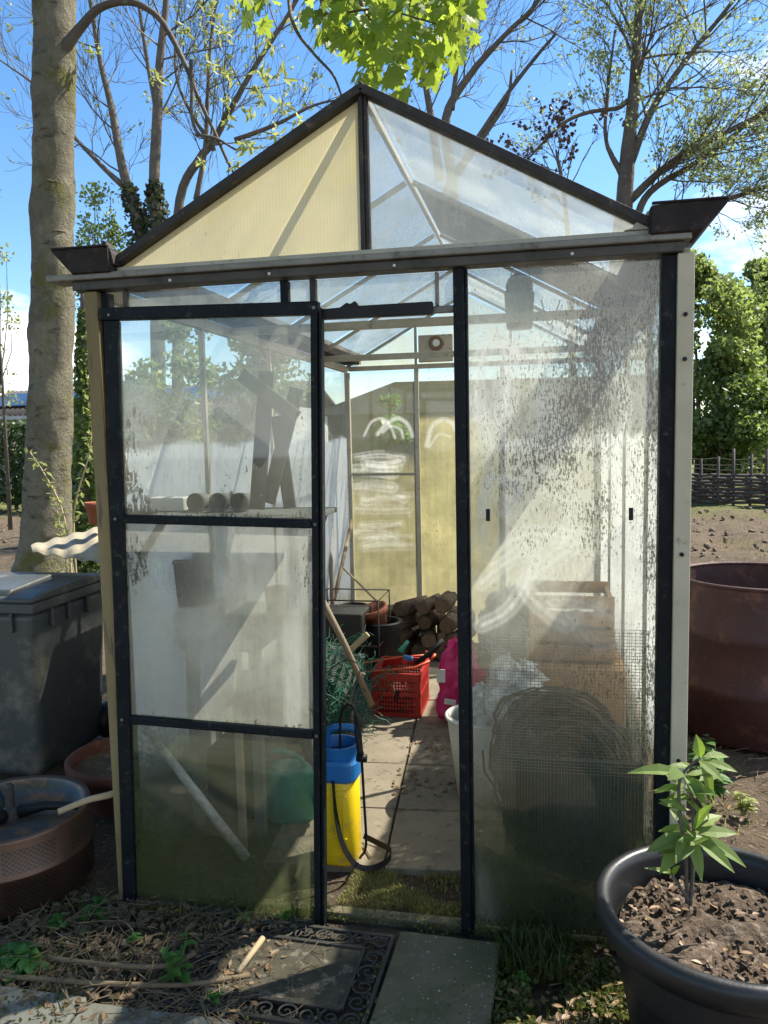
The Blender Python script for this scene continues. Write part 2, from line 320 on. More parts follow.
# ------------------------------------------------------------------ grime painting on panes
def ss(x, a, b): t = np.clip((x-a)/(b-a), 0, 1); return t*t*(3-2*t)
def ell(X, Z, cx, cz, rx, rz, soft=.5): d = np.sqrt(((X-cx)/rx)**2+((Z-cz)/rz)**2); return 1-ss(d, 1-soft, 1.+soft*.3)
def vnoise(X, Z, s, seed=0):
    r = np.random.RandomState(seed); T = r.rand(64, 64); x = X*s+7.3; z = Z*s+3.1
    xi = np.floor(x).astype(int); zi = np.floor(z).astype(int); fx = x-xi; fz = z-zi; fx = fx*fx*(3-2*fx); fz = fz*fz*(3-2*fz)
    g = lambda a, b: T[a % 64, b % 64]
    return (g(xi, zi)*(1-fx)+g(xi+1, zi)*fx)*(1-fz)+(g(xi, zi+1)*(1-fx)+g(xi+1, zi+1)*fx)*fz
def fbm(X, Z, s, seed=0, o=4): return sum(vnoise(X, Z, s*2**i, seed+i)/2**i for i in range(o))/sum(1/2**i for i in range(o))
from mathutils import noise as mnoise
def snz(x, y, s=1., seed=0, o=3):
    return .5+.9*sum(mnoise.noise(Vector((x*s*2**i+seed*7.1, y*s*2**i, seed*3.3)))/2**i for i in range(o))/sum(1/2**i for i in range(o))
def arc(X, Z, pts, w):      # brushed stroke along a polyline
    P = smoothpts([(p[0], p[1], 0) for p in pts], 8); d = np.full(X.shape, 9.)
    for a, b in zip(P[:-1], P[1:]):
        ax, az, bx, bz = a.x, a.y, b.x, b.y; L2 = (bx-ax)**2+(bz-az)**2+1e-12
        t = np.clip(((X-ax)*(bx-ax)+(Z-az)*(bz-az))/L2, 0, 1); d = np.minimum(d, np.hypot(X-ax-t*(bx-ax), Z-az-t*(bz-az)))
    return (1-ss(d, w*.45, w))*(.65+.35*np.cos(d/w*8))
def pane(name, corners, paint, mat, parent, res=.012, th=.003):
    """closed sheet of glazing: corners = (origin, u-end, v-end[, clip polygon fn]); paint(X,Z) in metres along u, v"""
    o, ue, ve = [Vector(c) for c in corners[:3]]; U = ue-o; V = ve-o; lu, lv = U.length, V.length
    top = corners[3] if len(corners) > 3 else None       # 4th corner (shear / trapezoid)
    nu = max(2, int(lu/res)); nv = max(2, int(lv/res)); a = np.linspace(0, 1, nu+1); b = np.linspace(0, 1, nv+1); A, B = np.meshgrid(a, b)
    oo, uu, vv = np.array(o), np.array(ue), np.array(ve); tt = np.array(top) if top is not None else uu+vv-oo
    P = (oo[None,None]*(1-A)[...,None]*(1-B)[...,None] + uu*(A*(1-B))[...,None] + vv*((1-A)*B)[...,None] + tt*(A*B)[...,None])
    n = U.cross(V).normalized(); nn = np.array(n)*th
    X, Z = A*lu, B*lv
    g = paint(X, Z); cnt = (nu+1)*(nv+1)
    ch = np.zeros((nv+1, nu+1, 4), np.float32)
    for i, k in enumerate('FWAS'):
        if k in g: ch[..., i] = np.clip(g[k], 0, 1.4)
    vs = np.concatenate([P.reshape(-1, 3), (P.reshape(-1, 3))[[0, nu, cnt-1, cnt-1-nu]]+nn])
    idx = np.arange(cnt).reshape(nv+1, nu+1)
    f = np.stack([idx[:-1,:-1], idx[:-1,1:], idx[1:,1:], idx[1:,:-1]], -1).reshape(-1, 4)
    me = bpy.data.meshes.new(name)
    back = (cnt, cnt+3, cnt+2, cnt+1)
    me.from_pydata(vs.tolist(), [], f.tolist()+[back]); me.materials.append(mat)
    at = me.attributes.new('grime', 'FLOAT_COLOR', 'POINT')
    full = np.zeros((len(vs), 4), np.float32); full[:cnt] = ch.reshape(-1, 4); at.data.foreach_set('color', full.ravel()); me.update()
    ob = bpy.data.objects.new(name, me); COL.objects.link(ob); ob.parent = parent
    return ob

# ------------------------------------------------------------------ greenhouse
W, HE, HA, LEN = 1.823, 2.04, 2.545, 3.30
BAYS = [0., .80, 1.63, 2.47, 3.30]
gh = thing('greenhouse', 'weathered aluminium greenhouse with dirty glass, dark framed sliding door and cream gable panel', 'greenhouse')
gh['_abs'] = 1
def G(mb, name, mat, bevel=.002, parent=None): return mb.build(name, mat, parent or gh, bevel)
# front frame
G(MB().lohi((-.002, -.035, -.02), (.043, .035, HE-.018)), 'corner_post', M['postwood'], .003)
G(MB().lohi((.0435, -.012, -.01), (.066, .03, HE-.02)), 'inner_post', M['dark'])
pb = MB().lohi((1.779, -.035, -.02), (1.823, .035, HE-.016))
G(pb, 'corner_post', surf('cream_post', (.50, .45, .32), (.40, .36, .25), 5, .65, 0, .2, 50, c3=(.16, .14, .08), spots=.66, spotscale=22), .003)
for z in (1.86, 1.74, 1.2, .6): mb = MB(); mb.lathe([(0, 0), (.006, 0), (.006, .006), (0, .006)], (1.80, -.034, z), 10, Euler((rad(90), 0, 0))); G(mb, 'bolt', M['black'], 0)
G(MB().lohi((1.740, -.022, .0), (1.778, .03, HE-.016)), 'dark_mullion', M['dark'])
mb = MB().lohi((1.166, -.022, -.005), (1.198, .026, HE-.016)); mb.lohi((1.1985, -.012, 0), (1.206, .02, HE-.017))
G(mb, 'dark_mullion', M['dark'])
# eave beam: grey upper lip and dark lower web
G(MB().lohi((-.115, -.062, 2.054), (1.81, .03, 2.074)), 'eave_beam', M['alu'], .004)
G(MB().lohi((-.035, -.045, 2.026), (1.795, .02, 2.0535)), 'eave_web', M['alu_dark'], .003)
for x in (.30, .62, 1.0, 1.5): mb = MB(); mb.lathe([(0, 0), (.005, 0), (.004, .004), (0, .004)], (x, -.0455, 2.038), 10, Euler((rad(90), 0, 0))); G(mb, 'screw', M['white'], 0)
G(MB().lohi((.64, -.012, 1.93), (.665, .018, 2.023)), 'head_bracket', M['dark'])
G(MB().lohi((.733, -.012, 1.93), (.75, .018, 2.023)), 'head_bracket', M['rafter'])
G(MB().lohi((.118, -.012, 1.975), (.130, .018, 2.023)), 'head_bracket', M['alu_dark'])
# torn black bar above the doorway
mb = MB(); mb.prism([Vector(p) for p in ((.772, 0, 1.900), (1.104, 0, 1.898), (1.106, 0, 1.934), (.885, 0, 1.933), (.876, 0, 1.948), (.862, 0, 1.940), (.850, 0, 1.944), (.83, 0, 1.931), (.772, 0, 1.929))], (0, -.03, 0), (0, .0, 0))
G(mb, 'torn_rubber_seal', M['black'], .002)
G(MB().lohi((.765, .002, 1.905), (1.165, .022, 1.925)), 'door_head', M['alu'])
G(MB().lohi((1.112, -.01, 1.925), (1.122, .012, 2.02)), 'head_bracket', M['alu'])
# sills
G(MB().lohi((.04, .005, -.03), (1.20, .045, .004)), 'base_sill', M['pebble'], .006)
G(MB().lohi((1.20, .005, -.03), (1.79, .04, .012)), 'base_sill', M['postwood'], .003)
G(MB().lohi((.0, .04, -.03), (.035, LEN, .03)), 'base_sill', M['alu_dark'])
G(MB().lohi((W-.035, .04, -.03), (W, LEN, .03)), 'base_sill', M['alu_dark'])
G(MB().lohi((.035, LEN-.03, -.03), (W-.035, LEN, .03)), 'base_sill', M['alu_dark'])
# gable front
ZB = 2.080
def roofz(x): return HA-abs(x-.91)*((HA-2.052)/.91)
G(MB().beam((.03, -.012, roofz(.03)-.004), (.905, -.012, HA-.004), .055, .024), 'gable_rafter', M['rafter'])
G(MB().beam((1.79, -.012, roofz(1.79)-.004), (.915, -.012, HA-.004), .055, .024), 'gable_rafter', M['rafter'])
mb = MB().lohi((.897, -.024, ZB), (.911, .01, HA-.012)); mb.lohi((.9115, -.018, ZB), (.9235, .01, HA-.014))
G(mb, 'gable_mullion', M['rafter'])
G(MB().prism([Vector((.889, 0, HA-.006)), Vector((.91, 0, HA+.016)), Vector((.931, 0, HA-.006))], (0, -.04, 0), (0, .012, 0)), 'ridge_cap_end', M['rafter'])
G(MB().lohi((.0, -.026, 2.079), (1.82, .012, 2.093)), 'gable_sill', M['cream'])
def tri_pane(name, x0, x1, paint, mat, y=0.):
    # clipped trapezoid under the rafter
    if x0 < .9: c = [(x0, y, ZB+.012), (x1, y, ZB+.012), (x0, y, max(ZB+.014, roofz(x0)-.012)), (x1, y, roofz(x1)-.014)]
    else: c = [(x0, y, ZB+.012), (x1, y, ZB+.012), (x0, y, roofz(x0)-.014), (x1, y, max(ZB+.014, roofz(x1)-.012))]
    return pane(name, c, paint, mat, gh)
tri_pane('gable_panel', .085, .896, lambda X, Z: dict(F=1.4+.0*X, S=.35*ss(Z, .05, .0)*ell(X, Z, .22, .02, .3, .08), A=.04+.1*ss(Z, .05, 0.)), M['poly'])
tri_pane('gable_pane', .924, 1.72, lambda X, Z: dict(F=.24+.14*fbm(X, Z, 4, 3), W=.10+.30*ss(fbm(X, Z, 3, 5)+.1*Z, .4, .9), S=.25*ss(fbm(X, Z, 7, 8), .5, .8), A=.05*ss(Z, .06, 0)), M['glass'], .0)
# gutters with end caps
def gutter(name, s, xo):
    prof = [(0, .0), (.0, .072), (-.195, .078), (-.19, .068), (-.128, .0)]
    prof = [(x*s+xo, 0, z+2.072) for x, z in prof]
    mb = MB(); mb.prism([Vector(p) for p in prof], (0, -.075, 0), (0, -.069, 0)); 
    # channel walls
    for a, b in ((3, 4), (4, 0), (0, 1)):
        p, q = Vector(prof[a]), Vector(prof[b]); mb.beam((p+q)/2+Vector((0, -.068, 0)), (p+q)/2+Vector((0, LEN+.05, 0)), (p-q).length, .004, Vector((q-p).normalized().cross(Vector((0, 1, 0)))))
    mb.lohi((min(xo, xo-.19*s), -.082, 2.146), (max(xo, xo-.19*s), -.066, 2.152))
    G(mb, name, M['rustgutter'], .002)
gutter('gutter', 1, .112); gutter('gutter', -1, 1.705)
mb = MB(); mb.prism([Vector((x, 0, z)) for x, z in ((1.64, 2.094), (1.72, 2.094), (1.72, 2.13), (1.70, 2.142), (1.685, 2.12), (1.67, 2.113), (1.66, 2.10))], (0, -.03, 0), (0, -.012, 0))
G(mb, 'corner_bracket', M['cream'], 0)
mb = MB(); mb.prism([Vector((x, 0, z)) for x, z in ((.088, 2.094), (.125, 2.094), (.118, 2.13), (.10, 2.165), (.088, 2.16))], (0, -.066, 0), (0, -.03, 0))
G(mb, 'corner_bracket', M['rustgutter'], 0)
# long rails, ridge
for x0 in (0., W-.03): G(MB().lohi((x0, .035, HE-.03), (x0+.03, LEN-.03, HE+.012)), 'eave_rail', M['cream'])
G(MB().lohi((.03, LEN-.03, HE-.02), (W-.03, LEN, HE+.012)), 'eave_rail', M['cream'])
G(MB().lohi((.902, .0, HA-.022), (.918, LEN, HA+.004)), 'ridge_beam', M['cream'])
# side posts + rafters
for i, y in enumerate(BAYS[1:]):
    w = .022 if i < 3 else .035
    for x in (0, 1):
        xx = .003 if x == 0 else W-.003-w
        yy = min(y, LEN-w/2)
        G(MB().lohi((xx, yy-w/2, .03), (xx+w, yy+w/2, HE-.031)), 'side_post', M['cream'])
    for s in (0, 1):
        xe = .02 if s == 0 else W-.02
        G(MB().beam((xe, min(y, LEN-.02), roofz(xe)-.014), (.895 if s == 0 else .925, min(y, LEN-.02), HA-.016), .022, .018), 'roof_rafter', M['cream'])
for y, z in ((1.10, 2.035), (2.45, 2.03)):
    G(MB().lohi((.034, y-.015, z-.018), (W-.034, y+.015, z+.018)), 'tie_beam', M['cream'], .003)
# back wall posts
for x, w in ((.531, .03), (1.14, .03)):
    G(MB().lohi((x-w/2, LEN-.028, .03), (x+w/2, LEN-.004, HE-.021)), 'back_post', M['cream'])
G(MB().lohi((.036, LEN-.024, 1.268), (.515, LEN-.008, 1.28)), 'glazing_bar', M['cream'])
G(MB().beam((.53, LEN-.02, HE+.013), (.53, LEN-.02, roofz(.53)-.02), .02, .02, (0, 1, 0)), 'back_post', M['cream'])
G(MB().beam((1.2, LEN-.02, HE+.013), (1.2, LEN-.02, roofz(1.2)-.02), .02, .02, (0, 1, 0)), 'back_post', M['cream'])
# vent fan on the back gable
vf = MB().lohi((.555, LEN-.06, 2.06), (.80, LEN-.035, 2.25)).build('vent_fan', M['cream'], gh, .008)
rmb = MB(); rmb.smooth = True; cx_, cz_ = .685, 2.19
prof = [(.028, 0), (.028, .012), (.052, .012), (.052, 0)]
rmb.lathe(prof, (cx_, LEN-.061, cz_), 28, Euler((rad(90), 0, 0))); rmb.build('fan_ring', M['fanring'], vf)
hb = MB(); hb.lathe([(0, .014), (.026, .014), (.026, 0)], (cx_, LEN-.061, cz_), 20, Euler((rad(90), 0, 0))); hb.build('fan_hub', M['white'], vf)

# ---- glazing
def p_door1(X, Z):
    return dict(F=.08+.13*fbm(X, Z, 4, 1)+.10*ell(X, Z, .5, .45, .3, .4)*ss(X, .2, .6), W=.02+.06*fbm(X, Z, 6, 2),
                A=.10*ss(Z, .1, 0)+.06*ss(X, .1, 0),
                S=.95*ell(X, Z, .04, .10, .075, .34)*ss(fbm(X, Z, 9, 4), .2, .55)+.92*ell(X, Z, .40, .10, .075, .17)*ss(fbm(X, Z, 9, 7), .3, .6)+.75*ss(Z, .035, 0)+.5*ss(np.abs(X-.59), .03, 0)+.12)
def p_door2(X, Z):
    return dict(F=(.42+.34*fbm(X, Z, 3, 11))*(1-.65*ell(X, Z, .20, .46, .14, .13, .8))+.25*ell(X, Z, .40, .42, .32, .3, .9), W=.16*fbm(X, Z, 3, 12)+.45*ell(X, Z, .28, .27, .12, .09, .9)+.5*ss(np.abs(X-.56), .035, .02)*ss(fbm(X*3, Z*.6, 7, 15), .35, .6),
                A=.12*ss(Z, .2, 0)+.1*ss(X, .1, 0), S=.95*ss(X, .13, .03)*ss(Z, .18, .36)*ss(fbm(X, Z, 8, 14), .2, .6)+.25+.5*ss(Z, .03, 0)+.5*ss(X, .54, .6)*ss(fbm(X, Z, 8, 17), .4, .7))
def p_door3(X, Z):
    return dict(F=.03+.07*fbm(X, Z, 3, 21), W=.02*fbm(X, Z, 3, 22), A=.50*ss(Z, .45, .0)+.40*ss(X, .25, .02)+.34, S=.2+.6*ss(Z, .12, 0)*ss(fbm(X, Z, 8, 24), .3, .6))
def p_transom(X, Z): return dict(F=.25+.2*fbm(X, Z, 5, 31), W=.12*fbm(X, Z, 3, 32), S=.3, A=.03+0*X)
def p_right(X, Z):
    f1 = fbm(X, Z, 5, 41); f2 = fbm(X, Z, 10, 42)
    F = (.20+.24*f1)*(.15+.85*ss(Z, .72, 1.05))+.20*ell(X, Z, .25, 1.25, .35, .42, .9)*ss(f1, .2, .6)
    Wt = .10*f1
    Wt = Wt+.42*arc(X, Z, [(.03, 1.20), (.06, 1.48), (.02, 1.66), (.06, 1.80), (.12, 1.79), (.10, 1.60), (.07, 1.50)], .030)*1.0
    Wt = Wt+.34*arc(X, Z, [(.10, 1.62), (.14, 1.79), (.21, 1.74), (.19, 1.5), (.10, 1.36)], .05)
    Wt = Wt+.62*arc(X, Z, [(.03, 1.30), (.06, 1.405), (.14, 1.37), (.10, 1.30)], .018)
    Wt = Wt+.45*arc(X, Z, [(.06, 1.17), (.16, 1.235), (.30, 1.22), (.22, 1.14), (.16, 1.08), (.23, 1.0), (.28, .97)], .035)
    Wt = Wt+.50*arc(X, Z, [(.03, 1.09), (.10, 1.15), (.18, 1.18), (.15, 1.07), (.10, 1.0), (.03, .96)], .030)
    Wt = Wt+.5*arc(X, Z, [(.38, 1.43), (.44, 1.55), (.43, 1.68), (.38, 1.80)], .022)+.35*arc(X, Z, [(.36, 1.30), (.40, 1.42), (.37, 1.56)], .02)
    Wt = Wt+.30*ell(X, Z, .2, 1.12, .3, .22, .8)*ss(f2, .3, .65)
    Wt = Wt+.30*ss(Z, .95, .80)*ss(X, .12, .0)*ss(fbm(X*2, Z*.5, 6, 45), .3, .7)
    Wt = Wt*1.3
    RR = random.Random(17)
    for k in range(13):
        x0, z0 = RR.uniform(.02, .36), RR.uniform(.95, 1.8); a0 = RR.uniform(0, 6.28); cv = RR.uniform(-2.2, 2.2); pp = [(x0, z0)]
        for q in range(5): a0 += cv*.35; pp.append((pp[-1][0]+.05*math.cos(a0), pp[-1][1]+.07*math.sin(a0)))
        Wt = Wt+RR.uniform(.14, .34)*arc(X, Z, pp, RR.uniform(.02, .05))
    Wt = Wt+.22*ell(X, Z, .17, 1.62, .2, .28, .9)*ss(f1, .3, .6)
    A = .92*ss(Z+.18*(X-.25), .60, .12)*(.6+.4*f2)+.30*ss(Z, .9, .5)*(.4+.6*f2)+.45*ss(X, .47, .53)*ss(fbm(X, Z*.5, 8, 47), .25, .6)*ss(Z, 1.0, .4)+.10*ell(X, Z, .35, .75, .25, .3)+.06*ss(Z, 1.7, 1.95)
    col = ell(X, Z, .38, 1.66, .16, .50, .9)
    S = .62*col*(.25+.75*ss(fbm(X*1.5, Z*.5, 12, 49, 5), .25, .7))+.45*ell(X, Z, .27, 1.35, .22, .4, .9)*ss(f2, .3, .7)+.62*ss(X, .45, .53)*ss(fbm(X, Z*.4, 12, 50, 5), .2, .65)+.40+.25*ell(X, Z, .2, 1.55, .25, .4)+.5*ss(Z, .07, 0)+.35*ell(X, Z, .33, .82, .25, .12)*ss(f2, .45, .7)
    return dict(F=F, W=Wt, A=A, S=S)
M['glassfine'] = glassmat('dirty_speckled_glass', fine=1.9)
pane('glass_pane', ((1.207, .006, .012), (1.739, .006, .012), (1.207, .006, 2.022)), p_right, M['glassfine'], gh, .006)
pane('glass_pane', ((.751, .006, 1.926), (1.111, .006, 1.926), (.751, .006, 2.022)), p_transom, M['glass'], gh)
pane('glass_pane', ((1.123, .006, 1.926), (1.165, .006, 1.926), (1.123, .006, 2.022)), p_transom, M['glass'], gh)
pane('glass_pane', ((.131, .006, 1.955), (.639, .006, 1.955), (.131, .006, 2.022)), p_transom, M['glass'], gh)
pane('glass_pane', ((.666, .006, 1.96), (.732, .006, 1.96), (.666, .006, 2.022)), p_transom, M['glass'], gh)
# small clips hanging on the right pane
for u, v in ((488, 515), (631, 514)): mb = MB(); p = PY(u, v, -.002); mb.box(p, (.012, .008, .036)); G(mb, 'glazing_clip', M['black'], .001)

# sliding door leaf, hung a little out of true
door = bpy.data.objects.new('door', None); COL.objects.link(door); door.parent = gh
door.location = (.018, -.030, -.006); door.rotation_euler = (0, rad(1.45), 0); door['_abs'] = 0
DW, DH = .712, 1.975
def D(mb, name, mat=None, bevel=.003):
    o = mb.build(name, mat or M['dark'], None, bevel); o.parent = door; return o
D(MB().lohi((0, -.014, 0), (.046, .014, DH-.04)), 'stile')
mb = MB().lohi((DW-.036, -.016, 0), (DW-.014, .014, DH-.034)); mb.lohi((DW-.0135, -.010, 0), (DW-.008, .010, DH-.034)); mb.lohi((DW-.0075, -.020, 0), (DW, .014, DH-.02))
D(mb, 'stile')
D(MB().lohi((-.012, -.018, DH-.039), (DW-.012, .016, DH)), 'rail')
for z in (1.295, .627): D(MB().lohi((.0465, -.017, z), (DW-.0365, .014, z+.028)), 'rail', None, .005)
D(MB().lohi((.0465, -.012, 0), (DW-.0365, .012, .014)), 'rail', M['alu_dark'])
for x_, z_ in ((.02, .012), (.02, 1.309), (.02, .641), (DW-.024, 1.309), (DW-.024, .641), (.02, DW+1.24), (DW-.024, 1.955)):
    mb = MB(); mb.lathe([(0, .003), (.004, .003), (.0055, 0)], (x_, -.0165 if x_ < .1 else -.0185, z_), 10, Euler((rad(90), 0, 0))); D(mb, 'screw', M['alu'], 0)
def dp(z0, z1, fn):
    o = pane('door_pane', ((.0465, 0, z0), (DW-.0365, 0, z0), (.0465, 0, z1)), fn, M['glass'], door, .008); return o
dp(1.3235, DH-.0395, p_door1); dp(.6555, 1.2945, p_door2); dp(.0145, .6265, p_door3)

# side walls
def p_side(seed, wash, top=.15):
    def f(X, Z):
        e = wash+.012*np.sin(X*9)
        return dict(F=.04+top*fbm(X, Z, 4, seed), W=(.95+.35*fbm(X*.5, Z, 4, seed+3))*ss(Z, e+.012, e-.012)*ss(Z, .25, .5)+.05, A=.10*ss(Z, .5, .1)*fbm(X, Z, 7, seed+2)+.10*ss(fbm(X, Z, 4, seed+9), .5, .8), S=.25*fbm(X, Z, 5, seed+4)+.55*ss(fbm(X, Z*.4, 8, seed+5), .55, .75)*ss(Z, 1.9, 1.2))
    return f
for i in range(4):
    y0, y1 = BAYS[i]+.03, BAYS[i+1]-.018
    pane('glass_pane', ((.012, y1, .031), (.012, y0, .031), (.012, y1, HE-.032)), p_side(60+i*7, 1.50), M['glass'], gh, .02)
    pane('glass_pane', ((W-.012, y0, .031), (W-.012, y1, .031), (W-.012, y0, HE-.032)), p_side(90+i*7, 1.50, .12), M['glass'], gh, .02)
# back wall panes
def p_back(seed, arcs, smear):
    def f(X, Z):
        Wt = .04+0*X
        for a, w, k in arcs: Wt = Wt+k*arc(X, Z, a, w)
        if smear:
            RR = random.Random(33)
            for k in range(34):
                z0 = .70+.68*(k/34)+RR.uniform(-.02, .02); x0 = RR.uniform(.0, .12); x1 = RR.uniform(.28, .47)
                if .88 < z0 < .94 or 1.18 < z0 < 1.25: continue
                Wt = Wt+RR.uniform(.2, .6)*ss(fbm(X, Z*2.5, 5, 300+k), .28, .6)*arc(X, Z, [(x0, z0), ((x0+x1)/2, z0+RR.uniform(-.02, .03)), (x1, z0+RR.uniform(-.03, .02))], RR.uniform(.018, .06))
        yel = .7*ss(Z, 1.42, 1.22) if smear else ss(Z, 1.66, 1.60)
        side = np.clip(ss(X, .20, .34)+ss(Z, 1.25, 1.05), 0, 1) if smear else 1.
        return dict(F=.14+.62*yel*side, W=Wt, A=.10+.30*ss(fbm(X, Z, 5, seed+3), .45, .75)*yel, S=.18+.38*ss(fbm(X, Z*.6, 6, seed+5), .5, .7))
    return f
w1 = [([(.10, 1.52), (.16, 1.62), (.24, 1.64), (.29, 1.60), (.33, 1.50)], .014, .9), ([(.20, 1.53), (.27, 1.60), (.35, 1.64), (.42, 1.60), (.46, 1.51)], .02, .95), ([(.24, 1.54), (.30, 1.585), (.37, 1.56), (.39, 1.50)], .014, .8)]
w2 = [([(.05, 1.44), (.09, 1.57), (.16, 1.62), (.23, 1.60), (.27, 1.54)], .022, .95), ([(.07, 1.43), (.14, 1.52), (.22, 1.50)], .012, .7), ([(.30, 1.50), (.36, 1.60), (.44, 1.61), (.50, 1.5)], .02, .9)]
pane('glass_pane', ((.036, LEN-.014, .031), (.515, LEN-.014, .031), (.036, LEN-.014, HE-.021)), p_back(120, w1, True), M['backglass'], gh, .0045)
pane('glass_pane', ((.547, LEN-.014, .031), (1.124, LEN-.014, .031), (.547, LEN-.014, HE-.021)), p_back(130, w2, False), M['backglass'], gh, .0045)
pane('glass_pane', ((1.156, LEN-.014, .031), (W-.04, LEN-.014, .031), (1.156, LEN-.014, HE-.021)), (lambda X, Z: dict(F=.2+.3*fbm(X, Z, 4, 141), W=(.5+.5*fbm(X, Z, 3, 142))*ss(Z, 1.5, 1.44), S=.3+0*X, A=.08*fbm(X, Z, 6, 143))), M['backglass'], gh, .02)
def p_gb(X, Z): return dict(F=.45+.2*fbm(X, Z, 5, 150), A=.2*fbm(X, Z, 6, 151), S=.2+0*X, W=.05+0*X)
zb = HE+.013
pane('gable_pane', ((.06, LEN-.014, zb), (.515, LEN-.014, zb), (.06, LEN-.014, roofz(.06)-.002), (.515, LEN-.014, roofz(.515)-.03)), p_gb, M['backglass'], gh, .03)
pane('gable_pane', ((.545, LEN-.014, zb), (.905, LEN-.014, zb), (.545, LEN-.014, roofz(.545)-.03), (.905, LEN-.014, roofz(.905)-.03)), p_gb, M['backglass'], gh, .03)
pane('gable_pane', ((.905, LEN-.014, zb), (1.185, LEN-.014, zb), (.905, LEN-.014, roofz(.905)-.03), (1.185, LEN-.014, roofz(1.185)-.03)), p_gb, M['backglass'], gh, .03)
pane('gable_pane', ((1.215, LEN-.014, zb), (1.76, LEN-.014, zb), (1.215, LEN-.014, roofz(1.215)-.03), (1.76, LEN-.014, roofz(1.76)-.002)), p_gb, M['backglass'], gh, .03)
# roof panes (left slope, right slope)
def p_roof(seed, f, w, s, a=.1):
    return lambda X, Z: dict(F=f*(.7+.6*fbm(X, Z, 4, seed)), W=w*ss(fbm(X, Z, 5, seed+1), .3, .7), A=a*ss(fbm(X, Z*2, 6, seed+2), .4, .8), S=s*ss(fbm(X*2, Z*.7, 6, seed+3), .3, .7))
LS = [(.25, .3, .3, .1), (.6, .1, .5, .3), (.45, .2, .5, .3), (.5, .1, .6, .4)]
RS = [(.42, .30, .15, .02), (.55, .0, .95, .85), (.15, .2, .3, .05), (.5, .35, .5, .1)]
for i in range(4):
    y0, y1 = BAYS[i]+.016, BAYS[i+1]-.016
    pane('roof_pane', ((.0, y1, roofz(0)+.004), (.0, y0, roofz(0)+.004), (.893, y1, HA-.007)), p_roof(200+i*5, *LS[i]), M['glassroof'], gh, .02)
    if i == 1:
        G(MB().beam((W, (y0+y1)/2, roofz(W)+.008), (.927, (y0+y1)/2, HA-.004), y1-y0, .006), 'roof_board', surf('old_roof_board', (.17, .15, .125), (.10, .09, .075), 9, .9, 0, .6, 50, c3=(.36, .34, .30), spots=.6, spotscale=16, stretch=(1, 2.5, 1)), 0)
        continue
    pane('roof_pane', ((W, y0, roofz(W)+.004), (W, y1, roofz(W)+.004), (.927, y0, HA-.007)), p_roof(230+i*5, *RS[i]), M['glassroof'], gh, .02)

# ------------------------------------------------------------------ setting: ground, paving
def ground():
    n = 240; xs = np.concatenate([np.linspace(-400, -14, 14)[:-1], np.linspace(-14, 14, n), np.linspace(14, 400, 14)[1:]]); ys = np.concatenate([np.linspace(-60, -4, 6)[:-1], np.linspace(-4, 26, n), np.linspace(26, 700, 16)[1:]])
    X, Y = np.meshgrid(xs, ys)
    amp = np.clip(np.minimum(np.hypot(X-.9, Y-1.)-2.6, 3), 0, 3)/3
    Zz = -.022 + amp*(.09*(fbm(X, Y, .6, 3)-.5)+.22*(fbm(X, Y, 2.2, 9, 5)-.5)) + .018*(fbm(X, Y, 6, 19)-.5)
    inside = (X > -.6) & (X < 2.2) & (Y > -2.2) & (Y < 3.6); Zz = np.where(inside, -.03+.008*(fbm(X, Y, 5, 2)-.5), Zz)
    v = np.stack([X, Y, Zz], -1).reshape(-1, 3); idx = np.arange(v.shape[0]).reshape(X.shape)
    f = np.stack([idx[:-1,:-1], idx[:-1,1:], idx[1:,1:], idx[1:,:-1]], -1).reshape(-1, 4)
    me = bpy.data.meshes.new('ground'); me.from_pydata(v.tolist(), [], f.tolist())
    m, nt, out = newmat('garden_ground'); L = nt.links.new
    vv = coords(nt, (1, 1, 1), 'World'); n1 = noise(nt, vv, .5, 6, .6); n2 = noise(nt, vv, 9, 8, .75); n3 = noise(nt, vv, 45, 6, .7)
    soil = mixc(nt, ramp(nt, n2, .3, .7), (.065, .048, .033), (.15, .115, .08)); soil = mixc(nt, ramp(nt, n3, .57, .68), soil, (.30, .25, .18))
    grs = mixc(nt, ramp(nt, n2, .3, .7), (.07, .09, .025), (.16, .16, .06))
    sp = N(nt, 'ShaderNodeSeparateXYZ'); g = N(nt, 'ShaderNodeNewGeometry'); L(g.outputs['Position'], sp.inputs[0])
    far = ramp(nt, sp.outputs['Y'], 12., 14.5); patch = mth(nt, 'MAXIMUM', far, ramp(nt, n1, .60, .68), True)
    c = mixc(nt, patch, soil, grs); b = N(nt, 'ShaderNodeBsdfPrincipled'); L(c, b.inputs['Base Color']); b.inputs['Roughness'].default_value = .95; b.inputs['Specular IOR Level'].default_value = .2
    bn = N(nt, 'ShaderNodeBump'); bn.inputs['Strength'].default_value = 1.; bn.inputs['Distance'].default_value = .04; L(mth(nt, 'ADD', n2, mth(nt, 'MULTIPLY', n3, .5)), bn.inputs['Height']); L(bn.outputs[0], b.inputs['Normal'])
    L(b.outputs[0], out.inputs['Surface']); me.materials.append(m); me.polygons.foreach_set('use_smooth', [True]*len(me.polygons))
    o = bpy.data.objects.new('ground', me); COL.objects.link(o); o['kind'] = 'structure'
ground()
